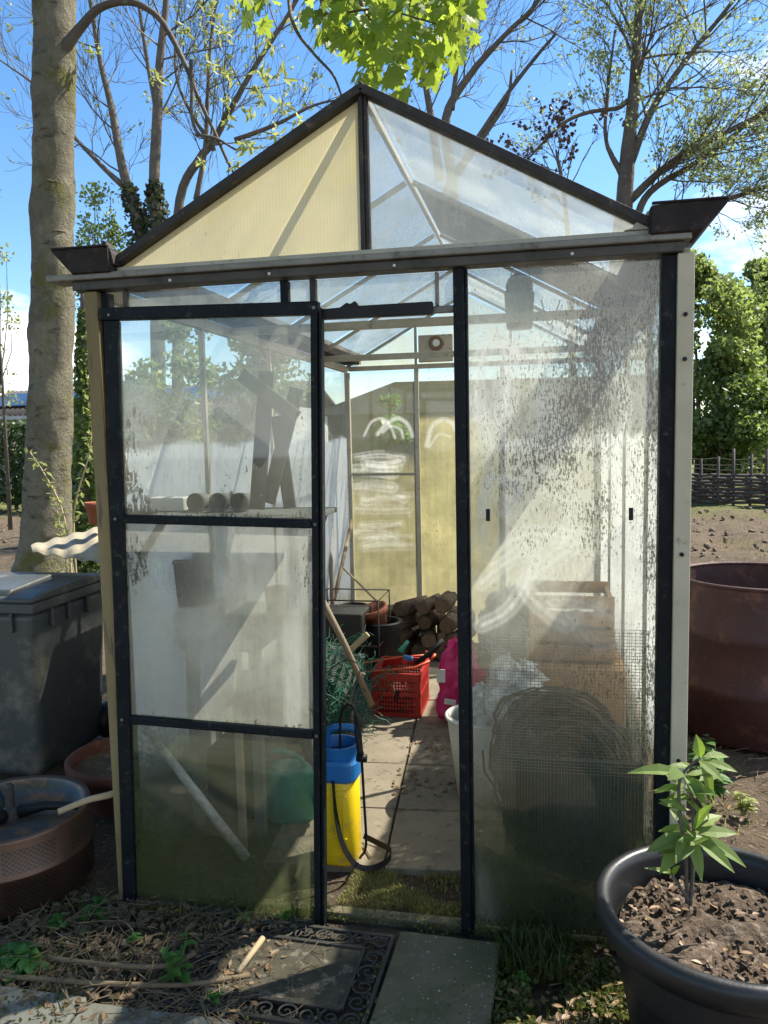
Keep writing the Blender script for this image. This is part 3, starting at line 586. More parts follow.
# inner paving: rows of slabs laid a little askew
mb = MB(); R = Euler((0, 0, rad(4.5)))
for i in range(-3, 3):
    for j in range(0, 8):
        p = Vector((.80+(i+.5)*.45, .22+(j+.5)*.45, 0)); q = Vector((.85, .3, 0)) + R.to_matrix() @ (p-Vector((.80, .22, 0)))
        q += Vector((.13 if False else 0, 0, 0))
        if not (.20 < q.x < 1.66 and .25 < q.y < 3.1): continue
        mb.box((q.x, q.y, -.022+RN.uniform(-.002, .002)), (.442, .442, .04), Euler((RN.uniform(-.006, .006), RN.uniform(-.006, .006), rad(4.5)+RN.uniform(-.008, .008))))
mb.build('floor', M['tile'], None, .005, kind='structure')
mb = MB()
xs = [-2.3, -1.62, -.96, -.30, .17, .62]
for a, b in zip(xs[:-1], xs[1:]): mb.box(((a+b)/2, -.80+RN.uniform(-.01, .01), -.02), (b-a-.012, .62, .045), Euler((RN.uniform(-.01, .01), RN.uniform(-.01, .01), rad(1.0))))
for a, b in zip(xs[:-1], xs[1:]): mb.box(((a+b)/2, -1.44, -.02), (b-a-.012, .62, .045), Euler((0, 0, rad(1.0))))
mb.build('path', M['slab'], None, .008, kind='structure')
mb = MB(); mb.box((1.125, -.36, -.012), (.315, .60, .04), Euler((.004, -.01, rad(-2)))); mb.box((1.14, -1.0, -.016), (.315, .6, .04), Euler((0, 0, rad(-3))))
mb.build('path', M['pebble'], None, .01, kind='structure')

# ------------------------------------------------------------------ plants
def leafshape(mb, p, d, n, L, Wd, bend=.15, fold=.12):
    d = d.normalized(); s = d.cross(n); s = s.normalized() if s.length > 1e-5 else d.orthogonal().normalized(); n = s.cross(d).normalized()
    prof = [(0, .06), (.25, .75), (.5, 1.), (.75, .7), (1., .04)]
    vs = []
    for t, w in prof:
        c = p + d*L*t - n*L*bend*t*t
        vs += [c - s*Wd*w*.5 + n*fold*Wd*w, c, c + s*Wd*w*.5 + n*fold*Wd*w]
    fs = []
    for i in range(4):
        a = i*3; fs += [(a, a+1, a+4, a+3), (a+1, a+2, a+5, a+4)]
    mb.add(vs, fs)
def quadleaf(mb, p, s, R=RN, up=None, asp=.6):
    d = rvec(R); n = rvec(R)
    if up is not None: n = (n+up).normalized()
    q = d.cross(n)
    if q.length < .05: return
    q.normalize(); a = d*s*.5; b = q*s*asp*.5; k = n.cross(d)*0
    mb.add([p-a, p-a*.1+b, p+a, p-a*.1-b], [(0, 1, 2, 3)])
MAPLE = [(0,-.1), (.12,.0), (.48,-.08), (.36,.16), (.62,.36), (.40,.40), (.42,.62), (.20,.56), (.12,.80), (0,1.0), (-.12,.80), (-.20,.56), (-.42,.62), (-.40,.40), (-.62,.36), (-.36,.16), (-.48,-.08), (-.12,0)]
def mapleleaf(mb, p, d, n, s):
    d = d.normalized(); q = d.cross(n).normalized(); n = q.cross(d)
    vs = [p + d*s*.25] + [p + q*s*x + d*s*y + n*s*(-.25*(x*x)-.12*y*y) for x, y in MAPLE]; k = len(MAPLE)
    mb.add(vs, [(0, 1+i, 1+(i+1) % k) for i in range(k)])

class Tree:
    rmin = .0016
    def __init__(s, seed): s.R = random.Random(seed); s.trunk = MB(); s.br = MB(); s.tips = []
    def pl(s, pix, y, mb=None, ns=8, wob=.0, kk=5):
        """a limb surveyed as (u, v, width in px) at depth y (or y per point)"""
        pts = []; rs = []
        for i, q in enumerate(pix):
            yy = q[3] if len(q) > 3 else y; p = PY(q[0], q[1], yy); dist = (p-_C).dot(_fw); pts.append(p); rs.append(q[2]*dist/CAM['f']/2)
        P = smoothpts(pts, kk); Rr = []
        for i in range(len(P)):
            t = i/(len(P)-1)*(len(pts)-1); k = min(int(t), len(pts)-2); Rr.append(lerp(rs[k], rs[k+1], t-k))
        if wob: P = [p+rvec(s.R)*wob*r for p, r in zip(P, Rr)]
        (mb or s.br).tube(P, Rr, ns); return P, Rr
    def grow(s, p, d, L, r, lev, maxlev, spread=.7, up=.25, kids=4, seg=5):
        R = s.R; pts = [p.copy()]; dd = d.normalized(); rs = [r]
        for i in range(seg):
            dd = (dd + rvec(R)*.20 + Vector((0, 0, up*.22))).normalized(); p = p + dd*L/seg; pts.append(p.copy()); rs.append(max(r*(1-.7*(i+1)/seg), s.rmin))
        s.br.tube(pts, rs, 5 if r > .02 else 3, False)
        if lev >= maxlev: s.tips.append((pts[-1], dd)); s.tips.append((pts[-2], dd)); return
        for k in range(kids):
            t = R.uniform(.25, 1.); i = min(int(t*seg), seg-1); q = pts[i].lerp(pts[i+1], t*seg-i); base = (pts[i+1]-pts[i]).normalized()
            nd = (base + rvec(R)*spread*.9).normalized(); s.grow(q, nd, L*R.uniform(.45, .75), rs[i]*.62, lev+1, maxlev, spread, up, kids, seg)
    def along(s, P, Rr, n, L, maxlev, t0=.1, kids=4, spread=.75, up=.25, bias=None, rk=.5):
        R = s.R
        for k in range(n):
            t = lerp(t0, .99, (k+R.random())/n); i = min(int(t*(len(P)-1)), len(P)-2); base = (P[i+1]-P[i]).normalized()
            nd = base*.75 + rvec(R)*spread
            if bias: nd += Vector(bias)
            s.grow(P[i], nd.normalized(), L*R.uniform(.6, 1.15), min(Rr[i]*rk, L*.0125), 1, maxlev, spread, up, kids)
def clump(mb, c, r, n, size, R, sq=(1, 1, 1), leafs=quadleaf, asp=.6, shell=.35):
    for _ in range(n):
        v = rvec(R); k = r*(R.random()**shell); quadleaf(mb, c+Vector((v.x*sq[0], v.y*sq[1], v.z*sq[2]))*k, size*R.uniform(.6, 1.3), R, None, asp)

# near maple: trunk at left, bough arching over
t = thing('maple_tree', 'thick grey maple trunk close behind the wheelie bin with bright leaves overhead', 'tree', (-3.02, 3.8, 0))
T = Tree(3); trunk = MB()
P, Rr = T.pl([(38, 660, 100), (40, 600, 74), (44, 560, 53), (47, 500, 45), (50, 400, 42), (52, 290, 41), (53, 180, 40), (54, 60, 40), (55, -60, 37), (56, -200, 34), (52, -420, 25), (60, -700, 12)], 3.8, trunk, 56, .0, 16)
to = trunk.build('trunk', M['bark'], t)
for v_ in to.data.vertices:
    c_ = v_.co; k_ = min(P, key=lambda q: abs(q.z-c_.z)); nrm = Vector((c_.x-k_.x, c_.y-k_.y, 0))
    if nrm.length > 1e-4: nrm.normalize(); v_.co = c_ + nrm*(.022*mnoise.noise(c_*3.)+.012*mnoise.noise(c_*9.)+.006*mnoise.noise(c_*24.))
for zz in [.9, 1.25, 1.5, 1.95, 2.3, 2.62, 3.0, 3.3, 3.7, 4.1]:
    sw = MB(); k = min(range(len(P)), key=lambda i: abs(P[i].z-zz)); 
    a0 = RN.uniform(3.2, 5.6); sp_ = RN.uniform(.5, 1.2)
    sw.tube([P[k]+Vector((math.cos(a0+q*sp_/5)*Rr[k]*.985, math.sin(a0+q*sp_/5)*Rr[k]*.985, RN.uniform(-.012, .012)+(-.02 if q in (0, 5) else 0))) for q in range(6)], [.002, .005, .008, .007, .005, .002], 6)
    sw.build('bark_ridge', M['bark2'], to)
P, Rr = T.pl([(46, 72, 19, 3.8), (58, 58, 16, 3.76), (67, 45, 12), (82, 26, 9), (98, 9, 8), (118, 2, 7.2), (138, 4, 6.8), (158, 17, 6), (172, 38, 5.6), (184, 62, 5), (191, 78, 4.6), (196, 92, 4), (205, 112, 4), (216, 135, 3.4), (226, 158, 3), (233, 172, 2)], 3.75)
T.along(P, Rr, 9, .45, 2, .35, 3, .8, .1)
P2, R2 = T.pl([(191, 60, 4.5), (192, 90, 4), (192, 118, 3.5), (200, 135, 3), (222, 145, 2)], 3.7); 
P3, R3 = T.pl([(196, 135, 3), (215, 138, 2.8), (236, 150, 2)], 3.7)
P4, R4 = T.pl([(55, -120, 20), (150, -150, 16, 3.2), (270, -130, 12, 2.2), (340, -80, 8, 1.6), (355, -10, 4, 1.45), (395, 60, 2.5, 1.35)], 3.0)
P5, R5 = T.pl([(290, -60, 6, 1.8), (289, 0, 4, 1.7), (296, 30, 3.4, 1.6), (315, 55, 3, 1.6), (333, 75, 2.6, 1.6), (342, 97, 2, 1.6)], 1.7)
P6, R6 = T.pl([(315, -60, 5, 1.5), (322, 5, 3, 1.45), (342, 22, 2.6, 1.4), (362, 45, 2, 1.4), (372, 62, 1.6, 1.4)], 1.5)
P7, R7 = T.pl([(330, 20, 3, 1.45), (350, 12, 2.6, 1.4), (385, 10, 2.2, 1.35), (440, 25, 1.4, 1.3)], 1.4)
T.br.build('branch', M['bark2'], t)
lm = MB(); R = random.Random(8)
def inregion(u, v):
    if 306 < u < 478 and v < 92:
        lim = 20+ (u-306)*1.1 if u < 350 else (88 if u < 415 else 88-(u-415)*.85)
        if 395 < u < 418 and v > 60: lim = 95
        return v < lim
    return 238 < u < 276 and v < 24
n = 0
while n < 430:
    u, v = R.uniform(238, 480), R.uniform(-60, 96)
    if not inregion(u, v): continue
    if u < 300 and R.random() < .4: continue
    p = PY(u, v, R.uniform(1.15, 1.85)); d = Vector((R.uniform(-.9, .9), R.uniform(-.6, .6), -R.uniform(.2, 1))); nn = Vector((R.uniform(-.6, .6), R.uniform(-1, .2), R.uniform(-.2, .9))).normalized()
    mapleleaf(lm, p, d, nn, R.uniform(.06, .115)); n += 1
for _ in range(3800):  # unseen crown leaves out of frame, added to dim skylight on the front
    c = Vector((R.uniform(-5.5, 1.6), R.uniform(-6.5, -.2), 0)); c.z = R.uniform(3.9, 6.2) + .25*abs(c.x+2)
    q = c-_C; zz_ = q.dot(_fw)
    if zz_ > 0 and abs(q.dot(_r2)/zz_) < .6 and q.dot(_u2)/zz_ < .80: continue
    quadleaf(lm, c, R.uniform(.16, .30), R, Vector((0, 0, .8)), .8)
lm.build('foliage', M['leaf_maple'], t)
# pale opening buds on the arching twigs
bl = MB()
for u, v in [(94, 49), (186, 28), (222, 35), (207, 65), (226, 70), (228, 100), (160, 76), (262, 30), (268, 45), (298, 18), (282, 78), (262, 72), (260, 100), (250, 118), (284, 108), (278, 134), (228, 120), (232, 78), (207, 162), (252, 148), (240, 160), (265, 75), (300, 122), (244, 148), (206, 8), (236, 8), (219, 24), (256, 88)]:
    p = PY(u+R.uniform(-3, 3), v+R.uniform(-3, 3), R.uniform(3.3, 3.9))
    for k in range(R.randint(9, 15)):
        d = rvec(R)+Vector((0, 0, -.3)); leafshape(bl, p+rvec(R)*.035, d, rvec(R), R.uniform(.05, .09), .026, .3)
bl.build('opening_leaves', M['leaf_bud'], t)

def ivy(mb, P, Rr, z0, z1, n, R, size=.09, fat=1.6):
    for _ in range(n):
        z = lerp(z0, z1, R.random()**1.3); i = next((i for i in range(len(P)-1) if min(P[i].z, P[i+1].z) <= z <= max(P[i].z, P[i+1].z)), None)
        if i is None: continue
        t = (z-P[i].z)/(P[i+1].z-P[i].z+1e-9); c = P[i].lerp(P[i+1], t); f = lerp(fat, 1.2, ((z-z0)/(z1-z0))**2)
        v = rvec(R); v.z *= .3; quadleaf(mb, c+v.normalized()*lerp(Rr[i], Rr[i+1], t)*R.uniform(1., f), size*R.uniform(.6, 1.3), R, None, .8)
def dtree(seed, label, y, limbs, loc_u, leafcfg=None, bark='bark2', ivyc=None, group='trees beyond the greenhouse'):
    base = PZ(loc_u, 447, 1.5) if False else PY(loc_u, 450, y); t = thing('tree', label, 'tree', (base.x, y, 0), group)
    T = Tree(seed); T.rmin = .0034; tb = MB(); first = True; iv = MB()
    for pix, cfg in limbs:
        mbx = tb if first else T.br
        P, Rr = T.pl(pix, y, mbx, 12 if first else 7, .05); first = False
        if cfg: T.along(P, Rr, int(cfg[0][0]*1.4), *cfg[0][1:], **{**cfg[1], 'kids': cfg[1]['kids']+(1 if cfg[0][2] > 2 else 2)})
        if ivyc and pix[0][0] in ivyc[0]: ivy(iv, P, Rr, *ivyc[1])
    tb.build('trunk', M[bark], t); T.br.build('branch', M[bark], t)
    if iv.f: iv.build('ivy', M['leaf_ivy'], t)
    if leafcfg:
        mb = MB(); R = random.Random(seed+1); mat, prob, cnt, size, sp = leafcfg
        for p, d in T.tips:
            if R.random() < prob:
                for _ in range(cnt): quadleaf(mb, p+rvec(R)*sp*R.random(), size*R.uniform(.6, 1.3), R, None, .55)
        if mb.f: mb.build('foliage', M[mat], t)
    return t
zg = lambda u: u
dtree(21, 'bare double stemmed tree with ivy collar, just right of the thick trunk', 9.5,
  [([(158, 560, 17), (158, 400, 15), (157, 230, 13), (154, 190, 11), (157, 120, 10), (160, 60, 8), (166, 0, 6), (168, -80, 4)], ((9, 1.5, 3), dict(t0=.55, kids=4, up=.5))),
   ([(150, 250, 14), (135, 210, 11), (122, 165, 9), (112, 110, 7), (100, 60, 5), (90, 0, 4), (80, -60, 2)], ((9, 1.3, 3), dict(t0=.2, kids=4, up=.5))),
   ([(128, 190, 7), (104, 168, 5), (74, 136, 3.5), (40, 90, 2.5), (0, 60, 1.5)], ((8, .9, 3), dict(t0=.3, kids=3, up=.3))),
   ([(158, 120, 5), (147, 60, 4), (138, 0, 3), (130, -50, 2)], ((6, 1., 3), dict(t0=.2, kids=3, up=.4)))], 158, ('leaf_bud', .12, 4, .07, .06), ivyc=((150, 158), (4.0, 5.6, 600, random.Random(5), .11, 3.4)))
dtree(22, 'slender bare tree leaning right above the cream gable panel', 11.,
  [([(178, 560, 13), (178, 300, 11), (180, 200, 9), (200, 158, 8), (214, 140, 7), (250, 75, 5), (285, 20, 4), (320, -40, 3)], ((11, 1.3, 3), dict(t0=.45, kids=4, up=.4))),
   ([(196, 200, 6), (205, 150, 5), (208, 90, 4), (212, 30, 3), (225, -40, 2)], ((8, 1.1, 3), dict(t0=.2, kids=4, up=.4))),
   ([(235, 140, 5), (275, 125, 4), (315, 105, 2.5), (352, 98, 1.5)], ((9, .8, 3), dict(t0=.1, kids=3, up=.3))),
   ([(214, 150, 5), (180, 90, 3), (175, 40, 2), (182, -10, 1.6)], ((6, .9, 3), dict(t0=.2, kids=3, up=.3)))], 178, ('leaf_bud', .25, 4, .07, .06))
dtree(23, 'bare spreading tree rising behind the roof ridge', 12.,
  [([(461, 560, 13), (461, 300, 12), (452, 180, 11), (446, 118, 9), (470, 75, 7), (505, 35, 5), (536, 4, 4), (560, -40, 2)], ((12, 1.5, 3), dict(t0=.5, kids=4, up=.4))),
   ([(440, 180, 9), (430, 110, 7), (420, 50, 5), (418, 0, 4), (410, -60, 2)], ((10, 1.4, 3), dict(t0=.2, kids=4, up=.4))),
   ([(445, 190, 7), (478, 138, 6), (510, 90, 4.5), (540, 52, 3.5), (556, 34, 2.5)], ((5, .8, 2), dict(t0=.3, kids=3, up=.3))),
   ([(440, 200, 6), (488, 130, 5), (507, 100, 4), (512, 70, 2.5)], ((4, .6, 2), dict(t0=.3, kids=3, up=.3))),
   ([(452, 110, 6), (458, 60, 4), (470, 10, 3), (480, -40, 2)], ((9, 1.1, 3), dict(t0=.1, kids=4, up=.5)))], 440, ('leaf_bud', .10, 4, .07, .06))
dtree(24, 'tall tree with pale new leaves filling the sky at the right', 11.,
  [([(617, 560, 22), (618, 300, 20), (624, 210, 17), (628, 150, 14), (634, 90, 11), (637, 40, 9), (640, -20, 6), (642, -120, 4)], ((15, 1.7, 3), dict(t0=.5, kids=4, up=.3))),
   ([(630, 165, 9), (652, 110, 7), (690, 55, 5), (730, 5, 4), (760, -40, 3)], ((13, 1.5, 3), dict(t0=.15, kids=4, up=.25))),
   ([(630, 200, 9), (668, 165, 7), (712, 140, 6), (768, 112, 5), (830, 90, 3)], ((14, 1.4, 3), dict(t0=.1, kids=4, up=.2))),
   ([(634, 225, 8), (650, 192, 7), (700, 160, 5), (740, 130, 4), (800, 80, 3)], ((12, 1.2, 3), dict(t0=.15, kids=4, up=.2))),
   ([(622, 175, 7), (606, 140, 4), (608, 90, 3), (615, 30, 2)], ((6, .9, 3), dict(t0=.3, kids=3, up=.5))),
   ([(640, 230, 8), (690, 210, 6), (740, 195, 5), (800, 175, 4)], ((10, 1.1, 3), dict(t0=.15, kids=4, up=.0))),
   ([(628, 100, 5), (618, 108, 4.5), (590, 112, 4), (565, 122, 3.5), (546, 140, 3), (527, 160, 2)], ((5, .5, 2), dict(t0=.3, kids=3, up=.2)))], 617, ('leaf_pale', .75, 6, .065, .13))
# dark seed clusters on a small tree between
t = thing('tree', 'small tree with dark dangling seed clusters behind the right roof slope', 'tree', (PY(560, 450, 9).x, 9, 0), 'trees beyond the greenhouse')
T = Tree(31); P, Rr = T.pl([(575, 560, 9), (572, 350, 7), (568, 240, 5), (562, 180, 3), (556, 150, 2)], 9., T.trunk); T.along(P, Rr, 14, .9, 2, .55, 4, .9, .3)
T.trunk.build('trunk', M['bark2'], t); T.br.build('branch', M['bark2'], t); mb = MB(); R = random.Random(9)
for p, d in T.tips:
    if p.z < 3.2: continue
    for _ in range(4): quadleaf(mb, p+rvec(R)*.05, R.uniform(.05, .09), R, None, .8)
mb.build('foliage', M['bud_dark'], t)

def bush(name, label, u, v0, v1, wpx, y, mat, n, size, seed, cat='tree', group=None, clumps=26, trunk=True):
    c0 = PY(u, v0, y); c1 = PY(u, v1, y); dist = (c0-_C).dot(_fw); w = wpx*dist/CAM['f']; zt = c0.z; zb = max(c1.z, .1)
    t = thing(name, label, cat, (c0.x, y, 0), group); R = random.Random(seed); mb = MB(); h = zt-zb
    cs = []
    for k in range(clumps):
        a = R.uniform(0, 6.28); q = R.random()**.5; zz = R.random(); rr = w/2*(math.sin(math.pi*min(.97, .12+.83*zz))**.5)*.78
        cs.append((Vector((c0.x+math.cos(a)*q*rr, y+math.sin(a)*q*rr*.8, zb+h*(.06+.88*zz))), R.uniform(.13, .24)*min(w, h)))
    cs.append((Vector((c0.x+R.uniform(-.1, .1)*w, y, zt-.1*h)), .12*min(w, h)))
    for c, r in cs: clump(mb, c, r, n//len(cs), size, R, (1, 1, .8), shell=.45)
    mb.build('foliage', M[mat], t)
    tb = MB(); tb.tube([(c0.x, y, -.1), (c0.x+.05, y, zb+h*.25), (c0.x-.05, y, zb+h*.6)], [max(.04, w*.03), w*.022, w*.01], 8)
    for c, r in cs[::3]: b0 = Vector((c0.x, y, zb+h*.15)); tb.tube([b0, b0.lerp(c, .5)+rvec(R)*.1, c], [w*.013, w*.009, w*.004], 5, False)
    tb.build('trunk', M['bark2'], t); return t
GB = 'leafy trees beyond the right fence'
bush('leafy_tree', 'dense green tree right beside the greenhouse post, behind the wattle fence', 700, 252, 500, 120, 17, 'leaf_mid', 15000, .14, 51, group=GB)
bush('leafy_tree', 'broad yellowish green tree at the far right above the fence', 765, 245, 505, 130, 19, 'leaf_mid', 15000, .15, 52, group=GB)
bush('leafy_tree', 'darker low tree just above the wattle fence', 733, 345, 505, 110, 16.5, 'leaf_green', 11000, .13, 53, group=GB)
bush('leafy_tree', 'pale tree crown showing behind the right fence, cut by the picture edge', 840, 250, 505, 140, 20, 'leaf_mid', 5000, .21, 54, group=GB)
bush('leafy_tree', 'green tree seen only through the greenhouse right wall', 640, 270, 505, 110, 19, 'leaf_green', 5000, .21, 55, group=GB)
bush('leafy_tree', 'airy small tree between the thick trunk and the gutter end', 97, 178, 330, 66, 9., 'leaf_mid', 2600, .07, 56, clumps=90)
bush('leafy_tree', 'tree of thin pale leaves at the left picture edge', -14, 175, 420, 56, 10., 'leaf_bud', 700, .08, 57, clumps=40)
bush('shrub', 'leafy shrub behind the left greenhouse wall, seen through the glass', 165, 305, 560, 130, 6.5, 'leaf_mid', 5500, .09, 58, 'shrub', 'shrubs behind the left wall')
bush('shrub', 'darker shrub behind the first left wall post, seen through the glass', 250, 318, 560, 130, 8.5, 'leaf_green', 5500, .10, 59, 'shrub', 'shrubs behind the left wall')
# ivy clad post left of the greenhouse
t = thing('ivy_post', 'dark ivy covered stem between trunk and greenhouse corner', 'climber', (PY(85, 450, 5.6).x, 5.6, 0)); R = random.Random(61)
T = Tree(61); P, Rr = T.pl([(86, 640, 12), (86, 560, 11), (85, 450, 10), (84, 360, 9), (84, 290, 7)], 5.6, T.trunk); T.trunk.build('trunk', M['bark2'], t)
mb = MB(); ivy(mb, P, Rr, .1, 3.0, 2200, R, .075, 3.6); mb.build('foliage', M['leaf_green'], t)
# young sprouting stems beside the trunk
t = thing('sapling', 'thin sprouting sapling with yellow green leaves against the trunk base', 'sapling', (PY(62, 540, 3.2).x, 3.2, 0)); R = random.Random(62); mb = MB(); lb = MB()
for pix in ([(75, 620, 2.2), (70, 560, 2), (62, 510, 1.6), (45, 475, 1.3), (30, 452, 1)], [(80, 620, 2.2), (74, 540, 2), (76, 500, 1.8), (90, 450, 1.2), (92, 400, 1)], [(68, 620, 2), (66, 560, 1.8), (62, 540, 1.4), (55, 500, 1)]):
    T = Tree(1); P, Rr = T.pl(pix, 3.2, mb, 5)
    for p in P[4:]:
        for _ in range(3): leafshape(lb, p+rvec(R)*.03, rvec(R)+Vector((0, 0, .2)), Vector((0, -.3, 1)), R.uniform(.04, .075), .03)
mb.build('stem', M['palewood'], t); lb.build('foliage', M['leaf_bud'], t)
# hedge left
t = thing('hedge', 'long dark clipped hedge beyond the soil at left', 'hedge', (-9, 14.2, 0)); R = random.Random(63); mb = MB()
for _ in range(15000):
    x = R.uniform(-15, -4.2); y = R.choice([R.uniform(13.7, 14.9), 13.7+R.random()**2*.3]); z = R.uniform(0, 1.95)+.25*snz(x, 0, 1.2, 4)
    quadleaf(mb, Vector((x, y, z)), R.uniform(.09, .17), R, None, .7)
mb.build('foliage', M['leaf_hedge'], t)
tb = MB(); 
for k in range(12): tb.tube([(-14.6+k*.9, 14.3, -.1), (-14.6+k*.9+.05, 14.3, 1.6)], [.05, .03], 6)
tb.build('stem', M['bark2'], t)
# house, left background
hx, hy = -12.5, 22.
t = thing('house', 'low pale house with tiled roof and dark solar panels beyond the hedge', 'house', (hx, hy, 0))
MB().lohi((hx-6, hy, 0), (hx+5.6, hy+6, 2.6)).build('wall', M['housewall'], t, .01)
mb = MB(); th = .0
e0, e1 = Vector((hx-6.4, hy-.5, 2.5)), Vector((hx+6.0, hy-.5, 2.5)); slope = Vector((0, 3.5, 1.05))
mb.prism([e0, e0+slope, e0+slope+Vector((0, 0, -.1)), e0+Vector((0, 0, -.1))], (0, 0, 0), e1-e0)
mb.prism([e0+slope, e0+slope*2+Vector((0, 0, -2.1)), e0+slope*2+Vector((0, 0, -2.2)), e0+slope+Vector((0, 0, -.1))], (0, 0, 0), e1-e0)
for k in range(62):
    x = e0.x+.1+k*.2; mb.tube([(x, hy-.5, 2.52), (x, hy+3.0, 3.57)], .045, 6)
rf = mb.build('roof', M['roof'], t)
MB().beam((hx-1, hy+.3, 2.86), (hx-1, hy+2.1, 3.4), 9.5, .05).build('solar_panel', M['pv'], t)
for k in range(6):
    x = hx-5+k*1.9; wdw = MB().lohi((x, hy-.04, .9), (x+1.3, hy-.005, 2.15)).build('window', M['housewall'], t, .01)
    q = MB(); [q.lohi((x+.06+j*.41, hy-.05, .97), (x+.42+j*.41, hy-.041, 2.08)) for j in range(3)]; q.build('pane', M['lead'], wdw)
MB().lohi((hx-6.4, hy-.62, 2.36), (hx+6.0, hy-.52, 2.48)).build('gutter', M['housewall'], t)
# wattle fence right
t = thing('wattle_fence', 'low dark woven wattle fence in front of the leafy trees', 'fence', (5.5, 15.6, 0)); R = random.Random(64)
p0 = PZ(560, 500); p1 = PZ(1000, 512); n = 26; posts = MB(); wv = MB(); dirf = (p1-p0)
for k in range(n+1):
    p = p0+dirf*(k/n); posts.tube([(p.x, p.y, -.1), (p.x+R.uniform(-.03, .03), p.y, 1.0+R.uniform(-.08, .18))], .03, 6)
for j in range(9):
    z = .05+j*.068; wv.tube([tuple(p0+dirf*(k/(n*2))+Vector((0, (.045 if (k//2+j) % 2 else -.045), z+R.uniform(-.012, .012)))) for k in range(n*2+1)], .034, 5)
for j in range(3):
    z = .72+j*.1; wv.tube([tuple(p0+dirf*(k/n)+Vector((0, 0, z+R.uniform(-.03, .03)))) for k in range(n+1)], .008, 4)
posts.build('post', M['fence'], t); wv.build('woven_panel', M['fence'], t)
# second fence behind soil at left/back and neighbour's shed behind the back wall
sx, sy = .0, 8.2
t = thing('garden_shed', 'grey garden shed with felt roof seen through the back glass', 'shed', (sx+.3, sy, 0))
MB().lohi((sx-1.5, sy, 0), (sx+2.9, sy+2, 1.839)).build('wall', M['shed'], t, .01)
mb = MB(); mb.prism([Vector((sx-1.6, 0, 1.88)), Vector((sx-.5, 0, 2.25)), Vector((sx+3.0, 0, 2.22)), Vector((sx+3.0, 0, 1.84)), Vector((sx-1.6, 0, 1.84))], (0, sy-.25, 0), (0, sy+2.2, 0)); mb.build('roof', M['greyboard'], t)
MB().lohi((sx-.05, sy-.03, .05), (sx+.75, sy-.003, 1.8)).build('door', M['greyboard'], t, .01)
bush('shrub', 'bright green shrub in front of the grey shed, seen through the back glass', 388, 398, 450, 46, 5.4, 'leaf_weed', 900, .09, 66, 'shrub', None, 14)

# ------------------------------------------------------------------ outside objects
# wheelie bin
BX0, BX1, BY0, BY1 = -1.34, -.80, .70, 1.30
t = thing('wheelie_bin', 'grey wheelie bin with closed lid left of the greenhouse', 'wheelie bin', ((BX0+BX1)/2, 1.0, 0))
mb = MB(); tp = .035; zt = .80
lo = [(BX0+tp, BY0+tp, .02), (BX1-tp, BY0+tp, .02), (BX1-tp, BY1-tp, .02), (BX0+tp, BY1-tp, .02)]; hi = [(BX0, BY0, zt), (BX1, BY0, zt), (BX1, BY1, zt), (BX0, BY1, zt)]
mb.add(lo+hi, [(3,2,1,0), (4,5,6,7), (0,1,5,4), (1,2,6,5), (2,3,7,6), (3,0,4,7)]); mb.build('body', M['bin'], t, .035, seg=4)
mb = MB(); mb.lohi((BX0-.018, BY0-.018, zt-.002), (BX1+.018, BY1+.018, zt+.045)); 
for y in (BY0+.13, BY0+.26, BY0+.42): mb.box((BX1+.006, y, zt-.045), (.022, .014, .09)); 
for x in (BX0+.1, BX0+.28, BX0+.44): mb.box((x, BY0-.006, zt-.045), (.014, .022, .09))
mb.build('rim', M['bin'], t, .01, seg=3)
mb = MB(); mb.prism([Vector(p) for p in ((0, BY0-.03, zt+.046), (0, BY0-.03, zt+.07), (0, BY0+.05, zt+.085), (0, BY0+.35, zt+.105), (0, BY1, zt+.075), (0, BY1+.02, zt+.046))], (BX0-.025, 0, 0), (BX1+.025, 0, 0))
ld = mb.build('lid', M['bin'], t, .012, seg=3)
mb = MB(); mb.prism([Vector(p) for p in ((0, BY0+.0, zt+.075), (0, BY0+.02, zt+.10), (0, BY0+.32, zt+.118), (0, BY0+.36, zt+.10))], (BX0+.03, 0, 0), (BX1-.11, 0, 0)); mb.build('raised_panel', M['bin'], ld, .012, seg=3)
mb = MB(); mb.smooth = True
mb.lathe([(0, -.04), (.085, -.04), (.095, -.02), (.095, .02), (.085, .04), (0, .04)], (BX1-.02, BY1, .095), 24, Euler((0, rad(90), 0))); mb.build('wheel', M['black'], t)
mb = MB(); mb.smooth = True
mb.lathe([(0, -.04), (.085, -.04), (.095, -.02), (.095, .02), (.085, .04), (0, .04)], (BX0+.02, BY1, .095), 24, Euler((0, rad(90), 0))); mb.build('wheel', M['black'], t)
MB().tube([(BX0+.05, BY1+.02, zt), (BX0+.05, BY1+.09, zt+.03), (BX1-.05, BY1+.09, zt+.03), (BX1-.05, BY1+.02, zt)], .015, 10).build('handle', M['bin'], t)

